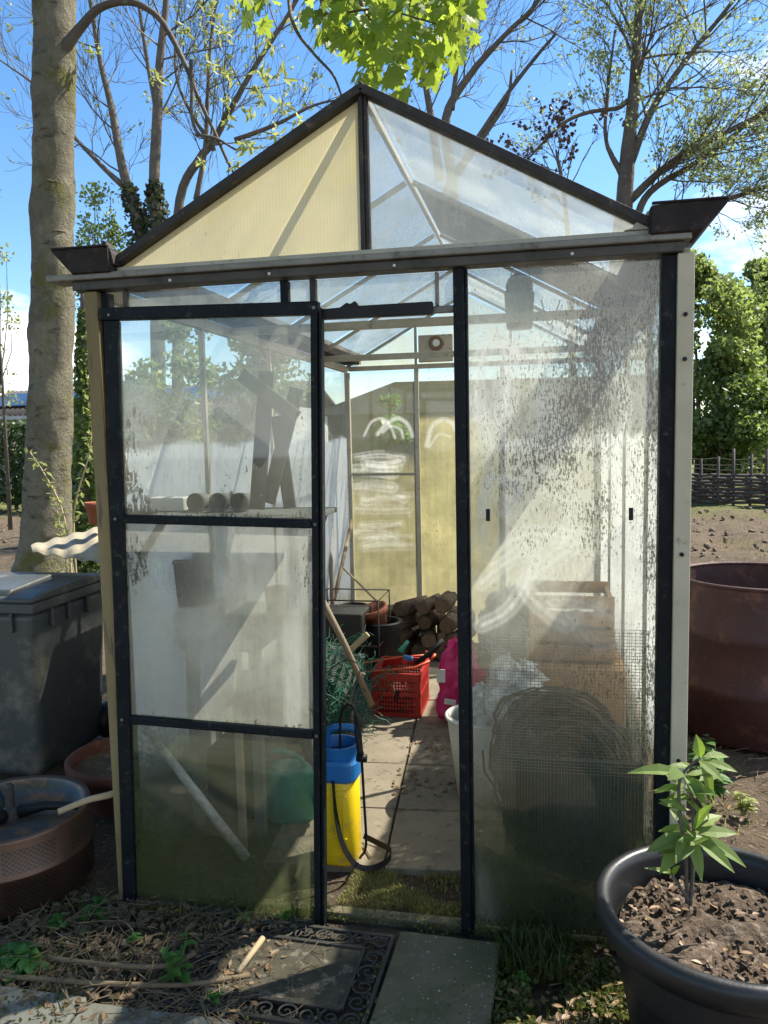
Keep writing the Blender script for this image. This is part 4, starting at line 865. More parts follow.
# upturned washing machine drum
dc = Vector((-.44, .02, 0)); dr, dh = .268, .265
t = thing('washing_machine_drum', 'upturned copper brown perforated washing machine drum on the soil', 'drum', tuple(dc))
m_, nt, out = newmat('perforated_steel'); L = nt.links.new; v = coords(nt)
tc = N(nt, 'ShaderNodeTexCoord'); sp = N(nt, 'ShaderNodeSeparateXYZ'); L(tc.outputs['Object'], sp.inputs[0])
ang = mth(nt, 'MULTIPLY', mth(nt, 'ARCTAN2', sp.outputs[1], sp.outputs[0]), 46.); zz = mth(nt, 'MULTIPLY', sp.outputs[2], 190.)
hole = mth(nt, 'MULTIPLY', mth(nt, 'SINE', mth(nt, 'ADD', ang, zz)), mth(nt, 'SINE', mth(nt, 'SUBTRACT', ang, zz)))
zmask = mth(nt, 'MULTIPLY', mth(nt, 'GREATER_THAN', mth(nt, 'ABSOLUTE', mth(nt, 'SUBTRACT', sp.outputs[2], .130)), .018), mth(nt, 'LESS_THAN', mth(nt, 'ABSOLUTE', mth(nt, 'SUBTRACT', sp.outputs[2], .130)), 0.100))
amask = mth(nt, 'LESS_THAN', mth(nt, 'FRACT', mth(nt, 'MULTIPLY', mth(nt, 'ADD', ang, 8.), 1/40.)), .74)
hm = mth(nt, 'MULTIPLY', mth(nt, 'GREATER_THAN', mth(nt, 'ABSOLUTE', hole), .42), mth(nt, 'MULTIPLY', zmask, amask))
c = mixc(nt, ramp(nt, noise(nt, v, 5, 6), .3, .7), (.125, .075, .05), (.075, .045, .032)); c = mixc(nt, hm, c, (.012, .008, .006))
b = N(nt, 'ShaderNodeBsdfPrincipled'); L(c, b.inputs['Base Color']); L(mth(nt, 'SUBTRACT', .65, mth(nt, 'MULTIPLY', hm, .65)), b.inputs['Metallic']); b.inputs['Roughness'].default_value = .38
bn = N(nt, 'ShaderNodeBump'); bn.inputs['Strength'].default_value = .6; bn.inputs['Distance'].default_value = .003; L(mth(nt, 'SUBTRACT', 1., hm), bn.inputs['Height']); L(bn.outputs[0], b.inputs['Normal']); L(b.outputs[0], out.inputs['Surface'])
mb = MB(); mb.smooth = True
mb.lathe([(dr-.01, 0), (dr, .008), (dr, .121), (dr+.004, .126), (dr+.004, .134), (dr, .139), (dr, dh-.012), (dr-.004, dh), (dr-.012, dh+.002), (dr-.02, dh-.005)], (0, 0, 0), 72)
o = mb.build('shell', m_, None); o.parent = t; o.matrix_parent_inverse = Matrix.Identity(4)
mb = MB(); mb.smooth = True; mb.lathe([(dr-.02, dh-.005), (dr-.03, dh-.03), (.18, dh-.045), (.10, dh-.04), (0, dh-.04)], tuple(dc), 60); mb.build('end_plate', M['drumtop'], t)
for k, a in enumerate((20, 140, 255)):
    e = Vector((math.cos(rad(a)), math.sin(rad(a)), 0)); s_ = Vector((-e.y, e.x, 0)); mb = MB()
    z0 = Vector((0, 0, dh-.02)); mb.tube([dc+z0+e*.03, dc+z0+e*.12+s_*.008+Vector((0, 0, .01)), dc+z0+e*.2+Vector((0, 0, .004)), dc+z0+e*.255+Vector((0, 0, .0))], [.024, .017, .014, .016], 8); mb.build('spider_arm', M['black'], t)
MB().lathe([(0, dh+.085), (.011, dh+.085), (.015, dh+.078), (.016, dh), (.03, dh-.01), (.034, dh-.04)], tuple(dc), 20).build('shaft', M['iron'], t)
# branch lying on the drum and the big terracotta pot
P = smoothpts([PZ(58, 812, .280), PZ(88, 800, .298), PZ(112, 794, .31), PZ(128, 785, .31)], 5)
tag(MB().tube(P, [lerp(.011, .013, i/(len(P)-1)) for i in range(len(P))], 8).build('branch', M['palewood']), 'bare pale stick lying across the upturned drum towards the greenhouse', 'stick')
# big terracotta pot
pc = Vector((-.33, .62, 0)); t = thing('terracotta_pot', 'large terracotta bowl pot of dark soil between bin and greenhouse', 'pot', tuple(pc))
mb = MB(); mb.smooth = True; mb.lathe([(.0, 0), (.15, 0), (.16, .01), (.225, .17), (.245, .175), (.25, .215), (.23, .22), (.225, .18), (.20, .12)], tuple(pc), 48); mb.build('body', M['terradark'], t)
mb = MB(); mb.smooth = True; mb.lathe([(.221, .165), (.12, .18), (0, .185)], tuple(pc), 32, jit=.03); mb.build('soil', M['soil'], t)
# stack behind the bin: concrete blocks, brick, pale tub, corrugated sheet, little pot
mb = MB(); mb.lohi((-.62, .98, -.02), (-.12, 1.5, .20)); tag(mb.build('concrete_block', M['stone'], None, .01), 'pale concrete block at the foot of the stack beside the bin', 'block', 'blocks stacked beside the bin')
mb = MB(); mb.lohi((-.60, 1.0, .202), (-.14, 1.46, .43)); tag(mb.build('brick_block', M['brick'], None, .008), 'brown brick block in the middle of the stack beside the bin', 'block', 'blocks stacked beside the bin')
t = thing('white_tub', 'pale plastic tub on the stack under the corrugated sheet', 'tub', (-.36, 1.22, .432))
mb = MB(); mb.lohi((-.58, 1.02, .432), (-.16, 1.42, .90)); mb.build('body', M['white'], t, .04, seg=4)
MB().lohi((-.60, 1.0, .902), (-.14, 1.44, .935)).build('rim', M['white'], t, .01)
mb = MB(); n_ = 60; pts = []
a_ = PY(33, 553, 1.05); b_ = PY(120, 566, 1.05); a2 = PY(31, 546, 1.45); b2 = PY(125, 521, 1.45); pt2 = []
for k in range(n_+1):
    s_ = k/n_; wv_ = Vector((0, 0, .006*math.sin(s_*30))); pts.append(a_.lerp(b_, s_)+wv_); pt2.append(a2.lerp(b2, s_)+wv_)
top = [p+Vector((0, 0, .005)) for p in pts]; q = len(pts)
mb.smooth = True; mb.add([tuple(p) for p in pts]+[tuple(p) for p in pt2]+[tuple(p) for p in top]+[tuple(p+Vector((0, 0, .005))) for p in pt2],
  [(i, q+i, q+i+1, i+1) for i in range(q-1)]+[(2*q+i, 2*q+i+1, 3*q+i+1, 3*q+i) for i in range(q-1)]+[(i, i+1, 2*q+i+1, 2*q+i) for i in range(q-1)]+[(q+i, 3*q+i, 3*q+i+1, q+i+1) for i in range(q-1)])
tag(mb.build('corrugated_sheet', M['corr'], None), 'small corrugated sheet lying on the tub with a sunlit edge', 'sheet')
pp = PY(98, 524, 1.35); mb = MB(); mb.smooth = True
mb.lathe([(0, 0), (.042, 0), (.055, .085), (.062, .086), (.064, .115), (.056, .115), (.052, .09), (.0, .08)], (pp.x, 1.35, pp.z), 30); tag(mb.build('plant_pot', M['terra'], None), 'small terracotta pot standing on the corrugated sheet', 'pot')
# rusty barrel
bc = Vector((2.51, 1.95, 0)); br = .40
t = thing('oil_barrel', 'open rusty dark red oil barrel right of the greenhouse', 'barrel', tuple(bc))
mb = MB(); mb.smooth = True; z_ = .80
pr = [(br-.01, 0), (br, .01)]
for zz in (.26, .53): pr += [(br, zz-.02), (br+.012, zz), (br, zz+.02)]
pr += [(br, z_-.02)]
mb.lathe(pr, tuple(bc), 72, capb=True)
mb.lathe([(br-.008, z_-.02), (br-.008, .05), (0, .05)], tuple(bc), 72); mb.build('body', M['rust'], t)
mb = MB(); mb.tube([bc+Vector((br*math.cos(a), br*math.sin(a), z_-.012)) for a in [i*2*math.pi/64 for i in range(65)]], .010, 8); mb.build('rim', M['rust'], t)
mb = MB(); mb.smooth = True; mb.lathe([(br-.01, .45), (.2, .47), (0, .48)], tuple(bc), 40); mb.build('ash', M['soil'], t)
# big plastic pot
pc = Vector((1.842, -.445, 0)); PR, PH = .298, .425
t = thing('plant_pot', 'large dark grey plastic pot of soil at the right front', 'pot', tuple(pc))
mb = MB(); mb.smooth = True
mb.lathe([(.0, 0), (.18, 0), (.192, .012), (.212, .08), (.255, .33), (.262, .345), (PR-.012, .355), (PR, .375), (PR+.002, PH-.02), (PR-.004, PH-.006), (PR-.016, PH), (PR-.030, PH-.006), (PR-.036, PH-.03), (.252, .30), (.245, .25)], tuple(pc), 96); mb.build('body', M['plast_dark'], t)
mb = MB(); mb.smooth = False; R = random.Random(70)
n = 44; gv = []; gf = []
for i in range(n):
    for j in range(n):
        x = (i/(n-1)-.5)*.50; y = (j/(n-1)-.5)*.50; d = math.hypot(x, y); k = min(1, .243/max(d, 1e-6)); x *= k; y *= k
        h = .335+.05*snz(x, y, 14, 5, 4)+.02*math.exp(-((x-.02)**2+(y-.02)**2)/.006)
        gv.append((pc.x+x, pc.y+y, h-.02))
for i in range(n-1):
    for j in range(n-1): gf.append((i*n+j, (i+1)*n+j, (i+1)*n+j+1, i*n+j+1))
mb.add(gv, gf)
for _ in range(420):
    a = R.uniform(0, 6.28); r = .235*R.random()**.5; p = Vector((pc.x+r*math.cos(a), pc.y+r*math.sin(a), .345+R.uniform(-.004, .012))); s_ = R.uniform(.004, .014); mb.box(p, (s_, s_*R.uniform(.5, 1.4), s_*.7), Euler((R.random()*3, R.random()*3, R.random()*3)))
mb.build('soil', M['soil'], t)
ch = MB()
for _ in range(60):
    a = R.uniform(0, 6.28); r = .235*R.random()**.5; p = Vector((pc.x+r*math.cos(a), pc.y+r*math.sin(a), .353)); leafshape(ch, p, rvec(R)*Vector((1, 1, .2)), Vector((0, 0, 1)), R.uniform(.015, .035), .012)
ch.build('dry_litter', M['deadleaf'], t, kind='stuff')
# laurel-like plant in it
t = thing('potted_shrub', 'young shrub with glossy green leaves growing in the big dark pot', 'shrub', (1.77, -.43, .34)); st = MB(); lf = MB(); R = random.Random(73)
Yp = -.43
def stem(pix, ns=6):
    P = smoothpts([PY(u, v, y) for u, v, y in pix], 5); st.tube(P, [lerp(.0055, .0028, i/(len(P)-1)) for i in range(len(P))], ns); return P
stem([(690, 905, Yp), (693, 870, Yp), (694, 845, Yp+.01), (692, 800, Yp+.02), (690, 780, Yp+.03)])
stem([(687, 903, Yp), (686, 860, Yp), (684, 845, Yp)])
stem([(684, 845, Yp), (680, 815, Yp), (679, 785, Yp), (684, 772, Yp), (700, 757, Yp)])
stem([(688, 900, Yp), (682, 890, Yp-.02), (672, 875, Yp-.03)])
LV = [((700,758),(698,742,-.02),46,.030),((703,757),(728,756,.02),60,.024),((703,760),(733,772,-.03),60,.026),((698,760),(718,776,-.05),50,.026),((700,758),(716,800,0),50,.03),((684,775),(641,766,-.03),50,.034),((684,775),(700,800,-.05),50,.04),((682,772),(672,780,-.04),30,.04),((684,778),(722,815,0),60,.034),((684,778),(725,795,.05),60,.036),((680,785),(658,795,.0),40,.02),
      ((692,835),(652,850,-.05),60,.044),((692,838),(664,862,-.06),60,.046),((694,832),(734,835,0),60,.034),((694,835),(745,858,-.02),70,.036),((694,838),(730,868,-.06),60,.036),((692,835),(700,875,-.06),40,.03),((690,830),(670,812,.02),40,.03),((692,828),(720,815,.04),50,.034),((692,832),(660,832,.05),50,.032),((690,836),(682,856,-.08),40,.044),((693,830),(706,808,-.04),40,.03),((688,812),(670,800,-.03),40,.028),
      ((672,875),(655,868,-.03),20,.014),((672,875),(662,862,.0),14,.012),((672,875),(680,868,-.01),14,.016),((672,875),(668,866,-.04),14,.016),((684,790),(708,790,-.06),40,.034),((686,800),(716,828,.05),50,.036),((686,805),(668,822,.06),50,.032)]
for (u, v), (u1, v1, dy), Lx, wd in LV:
    a = PY(u, v, Yp); b = PY(u1, v1, Yp+dy); d = b-a; leafshape(lf, a, d+Vector((0, 0, .012)), Vector((R.uniform(-.3, .3), -.55, 1)), d.length*1.1, wd*.95, R.uniform(.1, .5), R.uniform(.05, .25))
for _ in range(16):
    p = PY(R.uniform(676, 708), R.uniform(765, 850), Yp+R.uniform(-.03, .06)); d = rvec(R); d.z = abs(d.z)*.2; leafshape(lf, p, d, Vector((0, -.3, 1)), R.uniform(.05, .085), R.uniform(.02, .032), .2, .12)
st.build('stem', M['bark2'], t); lf.build('leaves', M['leaf_laurel'], t)
# doormat: cast scroll border round a worn centre
t = thing('doormat', 'ornate black scroll bordered doormat half covered by twigs', 'doormat', (.68, -.27, 0)); mrot = Euler((0, 0, rad(-1.5))); mc = Vector((.675, -.275, -.004)); mw, mh = .56, .40
def MP(x, y, z=0): return mc + mrot.to_matrix() @ Vector((x, y, z))
mb = MB(); mb.box(MP(0, 0, -.006), (mw-.15, mh-.14, .012), mrot); mb.build('centre', M['matface'], t, .003)
mb = MB()
for s_ in (-1, 1):
    for e, k in ((mw/2, 1), (mw/2-.075, 0)):
        mb.beam(MP(s_*e, -mh/2+(0 if k else .07), 0), MP(s_*e, mh/2-(0 if k else .07), 0), .012, .012)
    for e, k in ((mh/2, 1), (mh/2-.07, 0)):
        mb.beam(MP(-mw/2+(0 if k else .075), s_*e, .001), MP(mw/2-(0 if k else .075), s_*e, .001), .012, .012)
def spiral(cx, cy, r, a0, sgn):
    pts = [MP(cx+r*(1-q/26*.85)*math.cos(a0+sgn*q*.36), cy+r*(1-q/26*.85)*math.sin(a0+sgn*q*.36), .002) for q in range(27)]
    mb.tube(pts, [.0045-.002*q/26 for q in range(27)], 5)
for k in range(9):
    x = -mw/2+.035+k*(mw-.07)/8
    for s_ in (-1, 1): spiral(x, s_*(mh/2-.035), .031, k*1.2, 1 if k % 2 else -1); spiral(x+.014, s_*(mh/2-.02), .013, k+2, -1)
for k in range(4):
    y = -mh/2+.105+k*(mh-.21)/3
    for s_ in (-1, 1): spiral(s_*(mw/2-.037), y, .033, k*1.5+1, 1 if k % 2 else -1); spiral(s_*(mw/2-.02), y+.03, .014, k, 1)
mb.build('scroll_border', M['iron'], t)

# ------------------------------------------------------------------ inside the greenhouse
# pressure sprayer
sc_ = Vector((.705, .34, 0)); t = thing('pressure_sprayer', 'yellow and blue pressure sprayer standing in the doorway', 'sprayer', tuple(sc_))
def rbox(mb, x0, x1, y0, y1, z0, z1, r, n=5, taper=0):
    def ring(z, s):
        out = []
        for cx, cy, a in ((x1-r, y1-r, 0), (x0+r, y1-r, 90), (x0+r, y0+r, 180), (x1-r, y0+r, 270)):
            for k in range(n+1): th = rad(a+90*k/n); out.append(Vector((lerp((x0+x1)/2, cx+r*math.cos(th), s), lerp((y0+y1)/2, cy+r*math.sin(th), s), z)))
        return out
    rings = [ring(z0, .9), ring(z0+.012, 1), ring(z1-.012, 1-taper), ring(z1, .92-taper)]; q = len(rings[0]); vs = [p for rg in rings for p in rg]
    mb.add(vs, [(i*q+k, i*q+(k+1) % q, (i+1)*q+(k+1) % q, (i+1)*q+k) for i in range(3) for k in range(q)]+[tuple(reversed(range(q))), tuple(3*q+k for k in range(q))])
mb = MB(); mb.smooth = True; rbox(mb, .60, .755, .27, .41, 0., .32, .045); mb.build('tank', M['yellow'], t)
mb = MB(); rbox(mb, .605, .765, .262, .418, .315, .395, .045); mb.build('collar', M['blue'], t)
mb = MB()
for z_r in (.05, .11, .27, .29): mb.box((.6775, .2685, z_r), (.10, .006, .006))
for x_r in (.64, .715): mb.box((x_r, .2685, .16), (.005, .005, .19))
mb.build('moulded_rib', M['yellow'], t, .002)
mb = MB(); mb.lathe([(.055, .39), (.07, .395), (.075, .44), (.066, .44), (.055, .40)], (.685, .345, 0), 28); mb.build('funnel', M['blue'], t)
mb = MB(); mb.tube(smoothpts([(.64, .345, .40), (.645, .345, .475), (.68, .345, .495), (.74, .345, .495), (.765, .345, .47)], 4), .014, 8); mb.build('pump_handle', M['blue'], t)
P = smoothpts([PY(350, 800, .33), PY(341, 765, .30), PY(341, 715, .28), PY(350, 705, .28), PY(358, 720, .26), PY(361, 750, .25), PY(364, 800, .245), PY(366, 845, .25), PZ(360, 858, .012)], 6)
MB().tube(P, .0048, 8).build('hose', M['black'], t)
P = [PY(356, 715, .27), PY(358, 735, .26), PY(360, 750, .25), PY(361, 758, .25)]
mb = MB(); mb.tube(P, [.008, .013, .011, .014], 10); mb.tube([P[-1]+Vector((-.015, 0, 0)), P[-1]+Vector((.02, 0, 0))], .014, 10); mb.build('lance_grip', M['black'], t)
P = smoothpts([PY(333, 780, .262), PY(336, 815, .255), PY(343, 845, .25), PZ(356, 865, .02), PZ(372, 868, .008), PZ(388, 860, .01), PZ(390, 850, .015), PZ(378, 843, .012), PZ(364, 836, .02)], 5)
mb = MB()
for a, b in zip(P[:-1], P[1:]): mb.beam(a, b+(b-a)*.1, .003, .020, (0, .5, 1))
mb.build('strap', M['black'], t)
tag(MB().tube([PZ(364, 845, .006), PZ(371, 857, .006)], .004, 6).build('nozzle_stick', M['wood']), 'short brown twig lying beside the sprayer strap', 'twig')
# red crate
t = thing('plastic_crate', 'red slotted plastic crate on the paving inside', 'crate', (.62, 1.95, 0))
x0, x1, y0, y1, H_ = .485, .755, 1.80, 2.12, .245
def crate_side(mb, a, b, cols, H_):
    a, b = Vector(a), Vector(b); d = b-a; L_ = d.length; u_ = d/L_; nrm = u_.cross(Vector((0, 0, 1)))
    def bar(s0, s1, z0, z1, t_=.006): c = a+u_*((s0+s1)/2)+Vector((0, 0, (z0+z1)/2)); mb.box(c, (s1-s0, t_, z1-z0), Euler((0, 0, math.atan2(d.y, d.x))))
    bar(0, L_, 0, .022, .009); bar(0, L_, H_*.47, H_*.55, .010); bar(0, L_, H_-.045, H_, .014); bar(0, .03, 0.022, H_-.045); bar(L_-.03, L_, .022, H_-.045)
    for z0_, z1_ in ((.022, H_*.47), (H_*.55, H_-.045)):
        for k in range(cols): s = .03+(L_-.06)*(k+.5)/cols; bar(s-.0035, s+.0035, z0_, z1_, .005)
        for k in range(1, 4): zz = z0_+(z1_-z0_)*k/4; bar(.03, L_-.03, zz-.0035, zz+.0035, .004)
mb = MB(); crate_side(mb, (x0, y0, 0), (x1, y0, 0), 13, H_); crate_side(mb, (x0, y1, 0), (x1, y1, 0), 13, H_); crate_side(mb, (x0, y0, 0), (x0, y1, 0), 15, H_); crate_side(mb, (x1, y0, 0), (x1, y1, 0), 15, H_); mb.lohi((x0+.005, y0+.005, .004), (x1-.005, y1-.005, .01))
mb.build('body', M['red'], t)
mb = MB(); mb.smooth = False
for _ in range(26): mb.box((RN.uniform(x0+.05, x1-.05), RN.uniform(y0+.05, y1-.05), RN.uniform(.03, .13)), [RN.uniform(.03, .12) for _ in range(3)], Euler((RN.random()*3, RN.random()*3, RN.random()*3)))
tag(mb.build('scrap_filling', M['rust'], None, .004), 'jumble of reddish scraps filling the red crate', 'scraps')
# long loppers over the crate
t = thing('loppers', 'orange tube and black handled loppers lying across the red crate', 'loppers', tuple(PY(400, 668, 1.85)))
MB().tube([PY(368, 672, 1.80), PY(415, 668, 1.80), PY(430, 661, 1.82)], .0085, 8).build('tube', M['orange'], t)
MB().tube([PY(430, 661, 1.82), PY(435, 655, 1.84), PY(426, 652, 1.95)], .0085, 8).build('bend', M['orange'], t)
MB().tube([PY(364, 663, 2.0), PY(402, 657, 2.0), PY(428, 655, 2.0)], .006, 8).build('tube', M['orange'], t)
MB().tube([PY(415, 663, 1.78), PY(428, 655, 1.78), PY(443, 640, 1.80)], [.010, .015, .016], 10).build('handle', M['black'], t)
MB().tube([PY(400, 652, 1.78), PY(408, 641, 1.82)], [.018, .010], 10).build('pivot', M['greencan'], t)
MB().box(PY(408, 658, 1.78), (.055, .03, .025), Euler((0, .2, 0))).build('head', M['blue'], t, .006)
MB().box(PY(405, 662, 1.77), (.03, .02, .03), Euler((0, .4, 0))).build('jaw', M['red'], t, .005)
# log pile
R = random.Random(80); gl = 'firewood logs piled against the back wall'
lg = []; rows = [(.075, 10), (.175, 10), (.27, 9)]; k = 0
def make_log(p, r, yaw, L_, tilt):
    mb = MB(); mb.smooth = True; a = Vector((math.sin(yaw), math.cos(yaw), tilt)); nseg = 14; ring = [1+R.uniform(-.12, .12) for _ in range(nseg)]
    ax = a.normalized(); s1 = ax.cross(Vector((0, 0, 1))).normalized(); s2 = s1.cross(ax); rings = []
    for q, e in enumerate((-.5, -.47, -.1, .2, .47, .5)):
        rr = r*(.93 if q in (0, 5) else 1); rings += [p+ax*L_*e+(s1*math.cos(6.283*j/nseg)+s2*math.sin(6.283*j/nseg))*rr*ring[j]*(1+R.uniform(-.03, .03)) for j in range(nseg)]
    mb.add(rings, [(i*nseg+j, i*nseg+(j+1) % nseg, (i+1)*nseg+(j+1) % nseg, (i+1)*nseg+j) for i in range(5) for j in range(nseg)]); mb.smooth = False; mb.cur = 1
    mb.add(rings[:nseg], [tuple(reversed(range(nseg)))]); mb.add(rings[-nseg:], [tuple(range(nseg))])
    return mb.build('log', [M['log'], M['logend']], None)
for z, cnt in rows:
    for j in range(cnt):
        x = .42+(j+.5)*(1.30/cnt)+R.uniform(-.02, .02); r = R.uniform(.050, .064)
        o = make_log(Vector((x, 3.02+R.uniform(-.05, .04), z-.015)), r, R.uniform(-.3, .3), R.uniform(.28, .36), R.uniform(-.03, .03))
        rn = ('bottom', 'middle', 'top')[rows.index((z, cnt))]
        ordn = ['first', 'second', 'third', 'fourth', 'fifth', 'sixth', 'seventh', 'eighth', 'ninth', 'tenth'][j]
        tag(o, f'{"split" if r < .057 else "round"} firewood log, {ordn} from the left in the {rn} row of the pile', 'log', gl)
for (u, v, yaw, r, w) in ((395, 612, 1.0, .05, 'pale thin'), (412, 598+8, .6, .055, 'loose dark'), (430, 598+6, .25, .05, 'short'), (446, 598+4, .1, .055, 'stubby')):
    p = PY(u, v, 2.95); o = make_log(p, r, yaw, .27, .0); tag(o, f'{w} firewood log tossed on top of the pile', 'log', gl)
# black bucket with terracotta pot
def bucket(name, label, cat, p, rb, rt, h, mat, rim=.008, group=None, n=36):
    t = thing(name, label, cat, tuple(p), group); mb = MB(); mb.smooth = True
    mb.lathe([(0, 0), (rb, 0), (rt-.004, h-.03), (rt-.01, h), (rt-.016, h-.005), (rb-.008, .01), (0, .01)], tuple(p), n); mb.build('body', mat, t)
    MB().tube([Vector(p)+Vector((rt*math.cos(a), rt*math.sin(a), h-.01)) for a in [i*2*math.pi/40 for i in range(41)]], rim, 8).build('rim', mat, t); return t
bp = PY(382, 660, 2.45); bucket('bucket', 'black plastic bucket behind the red crate holding an orange pot', 'bucket', (bp.x, 2.45, .0), .10, .13, PY(382, 620, 2.45).z, M['black'])
mb = MB(); mb.smooth = True; mb.lathe([(0, 0), (.06, 0), (.085, .10), (.10, .105), (.10, .14), (.085, .14), (.07, .03), (0, .03)], (bp.x-.02, 2.45, PY(382, 620, 2.45).z-.05), 30, Euler((.2, -.25, 0))); tag(mb.build('plant_pot', M['terra'], None), 'orange terracotta pot tilted in the black bucket', 'pot')
bq = PY(354, 620, 2.75)
for k in range(3): 
    t = bucket('plant_pot', ['lowest', 'middle', 'topmost'][k]+' black plastic plant pot of the nested stack by the back corner', 'pot', (bq.x, 2.75, .09+k*.05), .075, .105, .22, M['black'], .006, 'nested black plant pots')
tag(MB().lohi((bq.x-.14, 2.62, -.0), (bq.x+.14, 2.88, .088)).build('paving_block', M['stone'], None, .008), 'pale block under the nested black pots', 'block')
# wire basket stand
t = thing('wire_basket', 'black wire basket stand at the left of the log pile', 'basket', (.12, 2.2, 0)); a = PY(318, 600, 2.2); b = PY(378, 600, 2.2); zt = a.z; mb = MB()
X0, X1, Y0, Y1 = a.x-.04, b.x, 2.2, 2.55; zl = zt-.28
for z in (zt, zl): mb.tube([(X0, Y0, z), (X1, Y0, z), (X1, Y1, z), (X0, Y1, z), (X0, Y0, z)], .005, 6)
for x, y in ((X0, Y0), (X1, Y0), (X1, Y1), (X0, Y1)): mb.tube([(x, y, zt), (x, y, .0)], .005, 6)
for k in range(1, 6): mb.tube([(lerp(X0, X1, k/6), Y0, zl), (lerp(X0, X1, k/6), Y1, zl)], .003, 5)
mb.build('frame', M['wire'], t)
# perforated brown trough inside stand
mb = MB(); mb.lohi((X0+.03, Y0+.03, zt-.275), (X1-.11, Y1-.05, zt-.09)); o = tag(mb.build('perforated_trough', M['iron'], None, .01), 'black trough sitting in the wire basket stand', 'trough')
# wooden pole and cane, rake handles
tag(MB().tube([PY(318, 592, 1.25), PY(345, 645, 1.3), PY(372, 705, 1.35)], [.018, .017, .016], 8).build('wooden_pole', M['wood']), 'weathered wooden pole leaning over the green netting', 'pole')
tag(MB().tube([PY(343, 568, 3.0), PY(388, 612, 3.05)], .008, 7).build('bamboo_cane', M['palewood']), 'thin pale cane leaning behind the black pots', 'cane')
tag(MB().tube([PY(327, 520, 2.9), PY(331, 560, 2.7), PY(334, 640, 2.5)], .016, 7).build('tool_handle', M['wood']), 'upright brown tool handle leaning in the back left corner', 'tool handle')
tag(MB().tube([PY(352, 520, 3.2), PY(334, 600, 2.6)], .014, 7).build('tool_handle', M['wood']), 'slanting grey tool handle crossing the upright one in the corner', 'tool handle')
# green netting heap
R = random.Random(84); t = thing('netting_bundle', 'tangled heap of green garden netting inside by the door', 'netting', (.3, 1.5, 0)); mb = MB()
nc = Vector((.30, 1.55, .20))
for k in range(620):
    v = rvec(R); c = nc+Vector((v.x*.23, v.y*.30, v.z*.27))*R.random()**.4; c.z = max(c.z, .02); d = rvec(R); P = [c]
    for _ in range(6): d = (d+rvec(R)*.8).normalized(); q = P[-1]+d*.035; q.z = max(q.z, .01); P.append(q)
    mb.tube(P, .0026, 3, False)
mb.build('net', M['net'], t)
mb = MB(); R = random.Random(85)        # rolled chicken wire in front
for k in range(26):
    for j in range(13):
        th0 = j/12*2.2+.2; 
        def WP(kk, jj): th = jj*.30-.4; return Vector((.40+.13*math.sin(th)-.004*kk, 1.15+kk*.024, .20+.20*math.cos(th)*(1+.02*math.sin(kk))))
        a, b, c = WP(k, j), WP(k+1, j+.5), WP(k+2, j); 
        if min(a.z, b.z, c.z) < .005: continue
        mb.tube([a, b, c], .0012, 3, False)
o = mb.build('wire_mesh_roll', M['greynet'], None); tag(o, 'loosely curled roll of rusty chicken wire in front of the green netting', 'wire mesh')
P = smoothpts([PY(322, 676, 1.2), PY(345, 660, 1.2), PY(360, 668, 1.15), PY(352, 690, 1.1)], 5); tag(MB().tube(P, .003, 5).build('wire_loop', M['wire']), 'bent loop of stiff wire over the netting', 'wire')
for i, (p_, q_) in enumerate((((340, 640), (366, 632)), ((352, 662), (366, 632)))): 
    pass
tag(MB().beam(PY(345, 655, 1.6), PY(368, 634, 1.6), .02, .03).build('wooden_batten', M['palewood'], None, .003), 'short pale batten sticking up between pole and crate', 'batten')
# pink bag
def softbag(name, label, cat, c, dims, mat, seed, crumple=.12, group=None, tz=.0, res=34):
    R_ = random.Random(seed); mb = MB(); mb.smooth = True; n1, n2 = res+8, res; vs = []
    for i in range(n2+1):
        v_ = i/n2; zz = v_; prof = (min(1, v_*8)**.5)*(1-.45*max(0, v_-.65)/.35)*(1 if v_ < .97 else .6)
        for j in range(n1):
            th = 2*math.pi*j/n1; cs, sn = math.cos(th), math.sin(th); q = (abs(cs)**4+abs(sn)**4)**-.25
            k = prof*q*(1-.25*v_)*(1+crumple*(1+2*v_)*(snz(math.cos(th)*1.2+seed, v_*3+math.sin(th)*1.2, 2.4, seed, 4)-.5)*2)
            vs.append((c[0]+cs*k*dims[0]/2+tz*v_, c[1]+sn*k*dims[1]/2, c[2]+zz*dims[2]*(1+.22*(snz(math.cos(th)*1.5+seed, math.sin(th)*1.5, 1.7, seed+3)-.5)*2*v_)))
    mb.add(vs, [(i*n1+j, i*n1+(j+1) % n1, (i+1)*n1+(j+1) % n1, (i+1)*n1+j) for i in range(n2) for j in range(n1)]+[tuple(reversed(range(n1))), tuple(n2*n1+j for j in range(n1))])
    o = mb.build(name, mat, None); return tag(o, label, cat, group) if label else o
t = thing('compost_bag', 'bright pink plastic compost bag standing behind the white bucket', 'bag', (.99, 1.78, 0))
o = softbag('sack', None, None, (.99, 1.78, 0), (.27, .22, .44), M['pink'], 5, .14); o.parent = t; o.matrix_parent_inverse = Matrix.Translation(t.location).inverted()
mb = MB(); mb.box(PY(441, 676, 1.66), (.045, .004, .07), Euler((0, 0, .15))); mb.build('printed_label', M['label'], t, .001); mb = MB(); mb.box(PY(450, 702, 1.64), (.06, .004, .03), Euler((0, .15, .1))); mb.build('printed_label', M['label'], t, .001)
